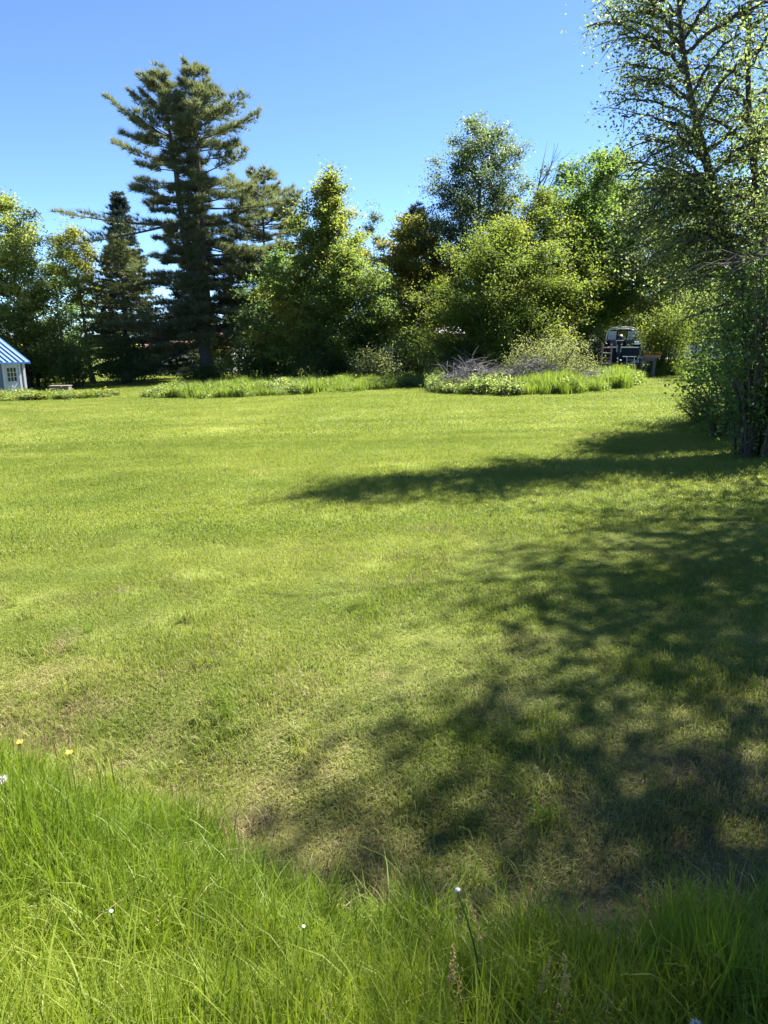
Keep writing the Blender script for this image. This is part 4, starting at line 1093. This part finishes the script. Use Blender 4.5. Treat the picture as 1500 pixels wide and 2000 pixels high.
def boat():
    root = empty('motor_boat', (BX, BY, BZ), BR, 'old dark motor boat parked stern first behind the weed bed', 'boat')
    n = 14; L = 5.4
    st = []
    for i in range(n):
        t = i / (n - 1)
        b = 0.86 * (1 - max(0, (t - .35) / .65) ** 2.2); yk = t * L
        zk = 0.66 + 0.55 * max(0, (t - .6) / .4) ** 2; zc = zk + .34 + .16 * t; zg = 1.80 + .22 * t * t
        st.append([(-b, yk, zg), (-b * .93, yk, zc + .25), (-b * .84, yk, zc), (0, yk, zk), (b * .84, yk, zc), (b * .93, yk, zc + .25), (b, yk, zg)])
    mb = MB()
    for row in st: mb.V += row
    for i in range(n - 1):
        for k in range(6): mb.F.append([i * 7 + k, i * 7 + k + 1, (i + 1) * 7 + k + 1, (i + 1) * 7 + k])
    hull = mb.build('hull', M['hull'], root, smooth=False)
    sm = hull.modifiers.new('shell', 'SOLIDIFY'); sm.thickness = .03; sm.offset = -1
    MB().add([(-.80, -.02, 1.62), (-.78, -.02, 1.0), (0, -.02, .70), (.78, -.02, 1.0), (.80, -.02, 1.62), (-.80, .04, 1.62), (-.78, .04, 1.0), (0, .04, .70), (.78, .04, 1.0), (.80, .04, 1.62)],
             [(0, 1, 2, 3, 4), (9, 8, 7, 6, 5), (0, 5, 6, 1), (1, 6, 7, 2), (2, 7, 8, 3), (3, 8, 9, 4), (4, 9, 5, 0)]).build('transom', M['hull'], root)
    MB().box((0, 2.2, 1.08), (1.4, 4.2, .03)).build('floor', M['grey_seat'], root)
    for sg in (-1, 1):
        MB().tube([(sg * r_[6][0], r_[6][1], r_[6][2] + .02) for r_ in st], .028, 6).build('gunwale_rail', M['alu'], root, smooth=True)
    MB().box((0, -.0, 1.64), (1.62, .10, .05)).build('transom_cap', M['alu'], root)
    # seats and consoles
    for (sx, sy) in ((-.42, 1.5), (.45, 1.5)):
        sp = MB().box((sx, sy, 1.5), (.46, .46, .12)).build('seat', M['grey_seat'], root, bevel=.03)
        MB().box((sx, sy + .24, 1.78), (.46, .10, .5)).build('seat_back', M['grey_seat'], root, bevel=.03)
    for sx in (-.5, .5):
        MB().hexa([(sx - .32, 2.1, 1.1), (sx + .32, 2.1, 1.1), (sx + .32, 2.7, 1.1), (sx - .32, 2.7, 1.1), (sx - .32, 2.2, 1.95), (sx + .32, 2.2, 1.95), (sx + .32, 2.75, 1.9), (sx - .32, 2.75, 1.9)]).build('console', M['hull'], root)
    # windscreen: frame and three panes
    fr = MB()
    zb, ztp = 1.98, 2.52
    for xx in (-.78, -.27, .30, .80): fr.tube([(xx, 2.55, zb), (xx * .96, 2.25, ztp)], .028, 5)
    fr.tube([(-.78, 2.55, zb), (.80, 2.55, zb)], .028, 5)
    fr.tube([(-.76, 2.25, ztp), (.77, 2.25, ztp)], .026, 5)
    wf = fr.build('windscreen_frame', M['motor'], root)
    for (xa, xb) in ((-.75, -.30), (.33, .77)):
        MB().hexa([(xa, 2.545, zb + .03), (xb, 2.545, zb + .03), (xb, 2.555, zb + .03), (xa, 2.555, zb + .03), (xa * .96, 2.255, ztp - .03), (xb * .96, 2.255, ztp - .03), (xb * .96, 2.265, ztp - .03), (xa * .96, 2.265, ztp - .03)]).build('windscreen_pane', M['clear'], root)
    # canopy hoop
    P = []
    for a in np.linspace(0, PI, 15):
        cxx = -math.cos(a); sx = math.copysign(abs(cxx) ** .45, cxx); P.append((sx * .86, 1.9, 1.85 + .85 * math.sin(a) ** .5))
    MB().tube(P, .036, 8).build('canopy_hoop', M['creamtube'], root, smooth=True)
    MB().tube([(p[0] * .97, 2.0, p[2] - .08) for p in P], .02, 6).build('canopy_hoop', M['alu'], root, smooth=True)
    # outboard motor, tilted
    ang = Matrix.Rotation(math.radians(-14), 4, 'X')
    def T(pts): return [ang @ Vector(p) for p in pts]
    mo = empty('outboard_motor', (-.22, -.10, 1.66), 0); mo.parent = root
    cw = MB(); rows = []
    for (z, rx, ry, oy) in [(0.10, .15, .20, -.12), (.16, .19, .27, -.14), (.34, .21, .31, -.16), (.50, .19, .28, -.15), (.60, .13, .20, -.12), (.63, .04, .06, -.12)]:
        rows.append([(rx * math.copysign(abs(math.cos(a)) ** .7, math.cos(a)), oy + ry * math.copysign(abs(math.sin(a)) ** .7, math.sin(a)), z) for a in np.linspace(0, 2 * PI, 16, endpoint=False)])
    for rw in rows: cw.V += [tuple(v) for v in T(rw)]
    for i in range(5):
        for k in range(16): cw.F.append([i * 16 + k, i * 16 + (k + 1) % 16, (i + 1) * 16 + (k + 1) % 16, (i + 1) * 16 + k])
    cw.F.append(list(reversed(range(16)))); cw.F.append([80 + k for k in range(16)])
    cw.build('cowl', M['motor'], mo, smooth=True)
    MB().box((0, -.13, .345), (.43, .66, .03)).build('cowl_stripe', M['alu'], mo)
    lg = MB().hexa(T([(-.06, -.25, -.75), (.06, -.25, -.75), (.06, -.02, -.75), (-.06, -.02, -.75), (-.09, -.30, .12), (.09, -.30, .12), (.09, .02, .12), (-.09, .02, .12)]))
    lg.hexa(T([(-.16, -.38, -.60), (.16, -.38, -.60), (.16, .0, -.60), (-.16, .0, -.60), (-.16, -.38, -.58), (.16, -.38, -.58), (.16, .0, -.58), (-.16, .0, -.58)]))
    lg.tube(T([(0, -.42, -.80), (0, -.3, -.80), (0, -.05, -.80), (0, .08, -.80)]), [.03, .055, .055, .02], 8)
    lg.build('lower_unit', M['motor'], mo)
    pr = MB()
    for k in range(3):
        a = k * 2.094
        pr.hexa(T([(.02 * math.cos(a), -.43, -.80 + .02 * math.sin(a)), (.15 * math.cos(a - .3), -.45, -.80 + .15 * math.sin(a - .3)), (.15 * math.cos(a + .3), -.40, -.80 + .15 * math.sin(a + .3)), (.03 * math.cos(a + .5), -.42, -.80 + .03 * math.sin(a + .5)),
                   (.02 * math.cos(a), -.42, -.80 + .02 * math.sin(a)), (.15 * math.cos(a - .3), -.44, -.80 + .15 * math.sin(a - .3)), (.15 * math.cos(a + .3), -.39, -.80 + .15 * math.sin(a + .3)), (.03 * math.cos(a + .5), -.41, -.80 + .03 * math.sin(a + .5))]))
    pr.build('propeller', M['alu'], mo)
    MB().box((0, .02, -.10), (.24, .16, .36)).build('bracket', M['alu'], mo)
    # swim platform with a folding ladder on the right of the transom
    MB().box((.34, -.24, 1.16), (.72, .40, .035)).build('swim_platform', M['alu'], root)
    lad = MB()
    for sx in (.22, .60): lad.tube([(sx, -.38, 1.16), (sx, -.42, .66)], .016, 6)
    for z in (.98, .80): lad.tube([(.22, -.40, z), (.60, -.40, z)], .014, 6)
    lad.build('boarding_ladder', M['alu'], root)
    MB().box((.70, .35, 1.86), (.22, .5, .16)).build('storage_box', M['trim'], root, bevel=.02)
boat()

def trailer():
    root = empty('boat_trailer', (BX, BY, BZ), BR, 'low rusty trailer carrying the dark motor boat', 'trailer')
    fr = MB()
    for sx in (-.72, .72): fr.tube([(sx, -.1, .50), (sx, 3.6, .50), (sx * .1, 5.9, .52)], .05, 4)
    for yy in (0.0, 1.2, 2.6): fr.tube([(-.76, yy, .50), (.76, yy, .50)], .045, 4)
    fr.build('frame', M['rust'], root)
    for sx in (-1, 1):
        MB().tube([(sx * .62, 0, .50), (sx * .62, 0, .84)], .04, 5).build('bunk_post', M['rust'], root)
        MB().box((sx * .42, 1.6, .80), (.10, 3.4, .06)).build('bunk', M['woodgrey'], root)
        w = MB().tube([(sx * .86, 1.5, .30), (sx * 1.06, 1.5, .30)], .30, 18).build('wheel', M['rubber'], root)
        MB().tube([(sx * 1.062, 1.5, .30), (sx * 1.072, 1.5, .30)], .16, 12).build('rim', M['alu'], w)
        pts = [(sx * .96, 1.5 - .40 * math.cos(a), .32 + .40 * math.sin(a)) for a in np.linspace(.25, PI - .25, 9)]
        fd = MB()
        for p, q_ in zip(pts[:-1], pts[1:]):
            fd.hexa([(p[0] - .13, p[1], p[2]), (p[0] + .13, p[1], p[2]), (q_[0] + .13, q_[1], q_[2]), (q_[0] - .13, q_[1], q_[2]), (p[0] - .13, p[1], p[2] + .015), (p[0] + .13, p[1], p[2] + .015), (q_[0] + .13, q_[1], q_[2] + .015), (q_[0] - .13, q_[1], q_[2] + .015)])
        fd.build('fender', M['rust'], root)
trailer()

def step_ladder():
    x, y = 12.05, 39.3
    root = empty('step_ladder', (x, y, float(zt(x, y))), BR, 'reddish wooden steps standing left of the boat stern', 'ladder')
    for sx in (-.24, .24):
        MB().hexa([(sx - .03, -.30, 0), (sx + .03, -.30, 0), (sx + .03, -.20, 0), (sx - .03, -.20, 0), (sx - .03, .02, 1.85), (sx + .03, .02, 1.85), (sx + .03, .12, 1.85), (sx - .03, .12, 1.85)]).build('rail', M['orange_wood'], root)
    for k in range(6):
        z = .28 + k * .27; yy = -.25 + .32 * z / 1.85
        MB().box((0, yy - .02, z), (.418, .20, .045)).build('step', M['orange_wood'] if k % 2 else M['creamtube'], root)
    for sx in (-.20, .20):
        MB().tube([(sx, .75, 0), (sx, .13, 1.8)], .028, 4).build('leg', M['woodgrey'], root)
step_ladder()

def workbench():
    x, y = 14.55, 39.7
    root = empty('workbench', (x, y, float(zt(x, y))), math.radians(-14), 'weathered plank table standing right of the boat', 'table')
    for k in range(4):
        MB().box((-.12, -.34 + k * .225, 1.0), (.86, .215, .05)).build('plank', M['woodgrey'], root)
    for sx in (-.46, -.22, .22):
        for sy in (-.32, .32):
            if sx == -.22 and sy > 0: continue
            MB().box((sx, sy, .4875), (.11, .09, .975)).build('leg', M['woodgrey'], root)
    MB().box((-.12, -.385, .92), (.74, .03, .10)).build('apron', M['woodgrey'], root)
workbench()
def bundle():
    """orange and yellow blooms in a low trough on the table"""
    x, y = 14.6, 39.6; z = float(zt(14.55, 39.7)) + 1.027
    root = empty('flower_trough', (x, y, z), math.radians(-10), 'low trough with orange and yellow blooms on the plank table', 'planter')
    MB().hexa([(-.42, -.11, 0), (.42, -.11, 0), (.42, .11, 0), (-.42, .11, 0), (-.46, -.14, .16), (.46, -.14, .16), (.46, .14, .16), (-.46, .14, .16)]).build('trough', M['orange_wood'], root)
    r = RS(330); C = np.stack([r.uniform(-.46, .48, 420), r.normal(0, .10, 420), r.uniform(.14, .32, 420)], -1)
    for nm, mat, a, b_ in (('blossoms', leafmat('orange_blossom', (.55, .22, .04), (.62, .42, .06), tcol=(1.1, 1, .8)), 0, 240), ('foliage', M['yellow'], 240, 420)):
        V, Q = leaf_arrays(C[a:b_], .07, r, .5, .1, .8)
        obj(nm, mesh_np(nm, V, Q, None, {'rnd': r.rand(b_ - a), 'tone': r.rand(b_ - a)}), mat, root, 'stuff')
bundle()

# ------------------------------------------------------------------ far buildings
M['white_wall'] = plain('white_clapboard', (0.62, 0.62, 0.61), 0.7, 0.06, 3, bump=0.05)
M['shingle'] = plain('mauve_grey_shingle', (0.33, 0.30, 0.32), 0.85, 0.2, 14, bump=0.4)
M['brown_roof'] = plain('red_brown_roof', (0.30, 0.16, 0.12), 0.85, 0.2, 10)
M['pale_blue'] = plain('pale_blue_metal', (0.36, 0.46, 0.56), 0.4, 0.08, 3, metal=0.2, bump=0.03)
M['dark'+'_car'] = plain('dark_car_paint', (0.02, 0.022, 0.026), 0.25, 0.1, 3, bump=0, spec=0.7)

def house(name, label, x, y, rz, W, D, H, R, wall, roof, wins=(), cat='house', door=None, courses=7, oh=.35):
    z0 = float(zt(x, y))
    root = empty(name, (x, y, z0), rz, label, cat)
    mb = MB().box((0, D / 2, H / 2 - .15), (W, D, H + .3))
    for sx in (-1, 1):
        b = len(mb.V)
        mb.V += [(sx * W / 2, 0, H), (sx * W / 2, D, H), (sx * W / 2, D / 2, H + R - .04), (sx * (W / 2 - .1), 0, H), (sx * (W / 2 - .1), D, H), (sx * (W / 2 - .1), D / 2, H + R - .04)]
        mb.F += [[b, b + 1, b + 2], [b + 5, b + 4, b + 3], [b, b + 2, b + 5, b + 3], [b + 1, b + 4, b + 5, b + 2]]
    mb.build('wall', wall, root)
    sl_ = R / (D / 2)
    for side in (0, 1):
        for k in range(courses):
            f0, f1 = k / courses, (k + 1) / courses + .03
            def pt(f):
                yy = -oh + (D / 2 + oh) * min(f, 1); return yy, H - sl_ * oh + sl_ * (D / 2 + oh) * min(f, 1)
            (ya, za), (yb, zb_) = pt(f0), pt(f1)
            if side: ya, yb = D - ya, D - yb
            w2 = W / 2 + oh; lift = .05
            MB().hexa([(-w2, ya, za + lift), (w2, ya, za + lift), (w2, yb, zb_ + .02), (-w2, yb, zb_ + .02), (-w2, ya, za + lift + .04), (w2, ya, za + lift + .04), (w2, yb, zb_ + .05), (-w2, yb, zb_ + .05)]).build('roof_course', roof, root)
    for (wx, wz, ww, wh) in wins:
        f = MB().box((wx, -.03, wz), (ww, .06, wh)).build('window', M['trim'], root)
        MB().box((wx, -.062, wz + wh / 4 - .02), (ww - .14, .01, wh / 2 - .12)).build('pane', M['glass'], f)
        MB().box((wx, -.062, wz - wh / 4 + .02), (ww - .14, .01, wh / 2 - .12)).build('pane', M['glass'], f)
    if door:
        MB().box((door, -.03, 1.02), (.95, .06, 2.05)).build('door', M['doorwhite'], root)
    return root
house('house', 'white house with a red brown roof seen beyond the pine trunks', -22.5, 82, math.radians(-12), 11, 7, 2.6, 1.9, M['white_wall'], M['brown_roof'], [(-3.6, 1.5, 1.1, 1.2), (-.8, 1.5, 1.1, 1.2), (2.6, 1.5, 1.1, 1.2)], door=.9)
house('house', 'house with a mauve grey shingled roof half hidden in the trees', 5.6, 60, math.radians(28), 9, 7.5, 3.2, 2.4, M['white_wall'], M['shingle'], [(-2.4, 1.7, 1, 1.2), (1.6, 1.7, 1, 1.2)], courses=12)
house('house', 'pale blue metal roofed building behind the boat', 20.0, 67, math.radians(-14), 10, 7, 2.9, 1.9, M['white_wall'], M['pale_blue'], [(-2.5, 1.6, 1, 1.2), (1.5, 1.6, 1, 1.2)])
house('garage', 'white garage across the far road under the plum tree', 35.8, 82, math.radians(-22), 9, 7, 2.7, 1.8, M['white_wall'], M['shingle'], [(-2.2, 1.4, 1, 1.1)], cat='garage', door=1.5)

def parked_car():
    x, y = -21.0, 75.5
    root = empty('parked_car', (x, y, float(zt(x, y))), math.radians(-8), 'dark pickup sized car parked in front of the white far house', 'car')
    prof = [(-2.2, .35), (-2.25, .85), (-1.4, .98), (-.9, 1.52), (.6, 1.52), (1.2, .98), (2.15, .88), (2.2, .35)]
    mb = MB(); nn = len(prof)
    for sy in (-.85, .85):
        for (px, pz) in prof: mb.V.append((px, sy * (0.86 if pz > 1.2 else 1), pz))
    mb.F.append(list(range(nn))); mb.F.append([nn + k for k in reversed(range(nn))])
    for k in range(nn): mb.F.append([k, (k + 1) % nn, nn + (k + 1) % nn, nn + k][::-1])
    mb.build('body', M['dark_car'], root, bevel=.05)
    for (xa, xb) in ((-.95, -.15), (-.05, .75)):
        MB().hexa([(xa - .15, -.835, 1.02), (xb + .15, -.835, 1.02), (xb + .15, -.80, 1.02), (xa - .15, -.80, 1.02), (xa, -.76, 1.44), (xb - .1, -.76, 1.44), (xb - .1, -.73, 1.44), (xa, -.73, 1.44)]).build('window', M['clear'], root)
    for px in (-1.4, 1.4):
        for sy in (-1, 1):
            w = MB().tube([(px, sy * .68, .33), (px, sy * .88, .33)], .33, 16).build('wheel', M['rubber'], root)
            MB().tube([(px, sy * .882, .33), (px, sy * .892, .33)], .19, 12).build('rim', M['alu'], w)
    for sy in (-.6, .6): MB().box((2.2, sy, .72), (.06, .3, .14)).build('headlight', M['clear'], root)
parked_car()

# far road: a pale strip with a low kerb of gravel
M['road'] = plain('sunbleached_asphalt', (0.30, 0.295, 0.29), 0.9, 0.12, 3, bump=0.2)
rd = []
for k in range(25):
    x = 22 + 3.2 * k; y = 73.5 + 0.12 * k
    rd.append((x, y))
V = []; 
for (x, y) in rd:
    for dy, dz in ((-2.6, -.04), (-2.5, .12), (2.5, .14), (2.6, -.04)): V.append((x, y + dy, float(zt(x, y + dy)) + dz))
Q = [[k * 4 + j, k * 4 + 4 + j, k * 4 + 5 + j, k * 4 + 1 + j] for k in range(24) for j in range(3)]
obj('road', mesh_np('road', np.array(V), np.array(Q)), M['road'], kind='structure')
def mailpost():
    x, y = 30.9, 70.2
    root = empty('marker_post', (x, y, float(zt(x, y))), 0, 'slim white marker post beside the far road', 'post')
    MB().box((0, 0, .55), (.12, .12, 1.15)).build('post', M['trim'], root)
    MB().hexa([(-.08, -.08, 1.125), (.08, -.08, 1.125), (.08, .08, 1.125), (-.08, .08, 1.125), (-.01, -.01, 1.2), (.01, -.01, 1.2), (.01, .01, 1.2), (-.01, .01, 1.2)]).build('cap', M['trim'], root)
mailpost()

# ------------------------------------------------------------------ single flowers and stalks in the foreground grass
M['stem'] = leafmat('green_stem', (0.10, 0.15, 0.03), (0.16, 0.20, 0.05))
M['drystem'] = leafmat('dry_stem', (0.34, 0.28, 0.15), (0.44, 0.37, 0.20))
M['seed'] = leafmat('pale_seed_head', (0.26, 0.20, 0.10), (0.38, 0.30, 0.17))
M['fluff'] = plain('white_seed_fluff', (0.75, 0.75, 0.73), 0.9, 0.05, 30)
M['petal'] = plain('yellow_petal', (0.80, 0.58, 0.02), 0.5, 0.06, 30, bump=0)
def stem_pts(h, lx, ly):
    return [(lx * t * t, ly * t * t, h * t) for t in np.linspace(0, 1, 6)]
def dandelion(label, x, y, h, lx, ly, rr=.018, seedball=True):
    root = empty('dandelion', (x, y, float(zt(x, y)) - .01), 0, label, 'flower')
    P = stem_pts(h, lx, ly)
    MB().tube(P, .0025, 6).build('stem', M['stem'], root, smooth=True)
    top = np.array(P[-1]); r = RS(int(1000 * (x + 5)))
    core = bmesh.new(); bmesh.ops.create_icosphere(core, subdivisions=2, radius=rr * .45)
    me = bpy.data.meshes.new('head'); core.to_mesh(me); core.free()
    o = obj('head', me, M['seed'], root); o.location = top
    if not seedball:
        MB().tube([top + np.array([0, 0, rr * .1]), top + np.array([0, 0, rr * .55])], [rr * .5, rr * .62], 10).build('tuft', M['fluff'], root, smooth=True)
    if seedball:
        C = r.normal(0, 1, (90, 3)); C /= np.linalg.norm(C, axis=1)[:, None]
        V, T = needle_arrays(np.repeat(top[None], 90, 0) + C * rr * .4, C, rr * .8, .0012, 3, r, .5)
        obj('fluff', mesh_np('fluff', V, None, T), M['fluff'], root, 'stuff')
def buttercup(label, x, y, h, lx, ly):
    root = empty('buttercup', (x, y, float(zt(x, y)) - .01), 0, label, 'flower')
    P = stem_pts(h, lx, ly); MB().tube(P, .0016, 5).build('stem', M['stem'], root, smooth=True)
    top = P[-1]
    for k in range(5):
        a = k * 2 * PI / 5; c, s = math.cos(a), math.sin(a)
        def q_(u, v, w): return (top[0] + c * u - s * v, top[1] + s * u + c * v, top[2] + w)
        MB().add([q_(.001, 0, 0), q_(.008, -.006, .004), q_(.014, -.004, .009), q_(.015, .002, .010), q_(.009, .007, .005)], [(0, 1, 2, 3, 4)]).build('petal', M['petal'], root)
    MB().tube([top, (top[0], top[1], top[2] + .004)], [.004, .003], 8).build('centre', M['petal'], root)
def seed_stalk(label, x, y, h, lx, ly, kind, seed, group=None):
    r = RS(seed)
    root = empty('grass_stalk', (x, y, float(zt(x, y)) - .01), 0, label, 'grass stalk', group)
    P = stem_pts(h, lx, ly)
    MB().tube(P, [.0022, .002, .0018, .0016, .0013, .001], 5).build('stem', M['drystem'] if kind != 'green' else M['stem'], root, smooth=True)
    P = np.array(P); n = 46
    f = 0.72 + 0.28 * r.rand(n)
    k = np.linspace(0, 1, 6)
    C = np.stack([np.interp(f, k, P[:, j]) for j in range(3)], -1) + r.normal(0, .005 if kind != 'open' else .013, (n, 3))
    V, Q = leaf_arrays(C, .013, r, .0, -.6, .3)
    obj('seed_head', mesh_np('seed_head', V, Q, None, {'rnd': r.rand(n), 'tone': r.rand(n)}), M['seed'], root, 'stuff')
dandelion('white dandelion clock at the left edge of the tall grass', -1.50, 2.42, .30, .01, 0, .022)
dandelion('pale spent dandelion head low in the left foreground', -.73, 1.62, .28, -.02, 0, .010, False)
dandelion('tiny white flower head in the middle of the foreground grass', -.23, 1.66, .28, 0, .01, .009, False)
dandelion('white clover like head near the lower right picture corner', .74, 1.37, .25, .02, 0, .014)
buttercup('yellow buttercup at the upper left rim of the tall grass', -1.52, 2.62, .40, .01, 0)
buttercup('second yellow buttercup, right of the first one', -1.30, 2.62, .38, -.01, 0)
seed_stalk('tallest dry stalk with a white tip, right of centre in the foreground', .30, 1.58, .46, -.07, .02, 'dry', 401)
dandelion('white tipped dry stalk head beside the tallest dry stalk', .285, 1.60, .47, -.085, .02, .012, False)
for k, (x, y, h, lx, lb) in enumerate([(.16, 1.48, .38, .02, 'dry seeding grass stalk left of the tallest dry stalk'), (.22, 1.42, .36, -.05, 'dry seeding grass stalk leaning left below the tallest dry stalk'), (.36, 1.44, .38, .06, 'dry seeding grass stalk leaning right of the tallest dry stalk'),
        (.40, 1.36, .40, .03, 'bright lit grass stalk at the edge of the foreground shade'), (.46, 1.40, .42, -.02, 'tall lit grass stalk standing before the dark grass'), (.54, 1.38, .32, .01, 'short seeding stalk in front of the shaded tall grass')]):
    seed_stalk(lb, x, y, h, lx, .01, 'open' if k % 2 else 'dry', 410 + k)
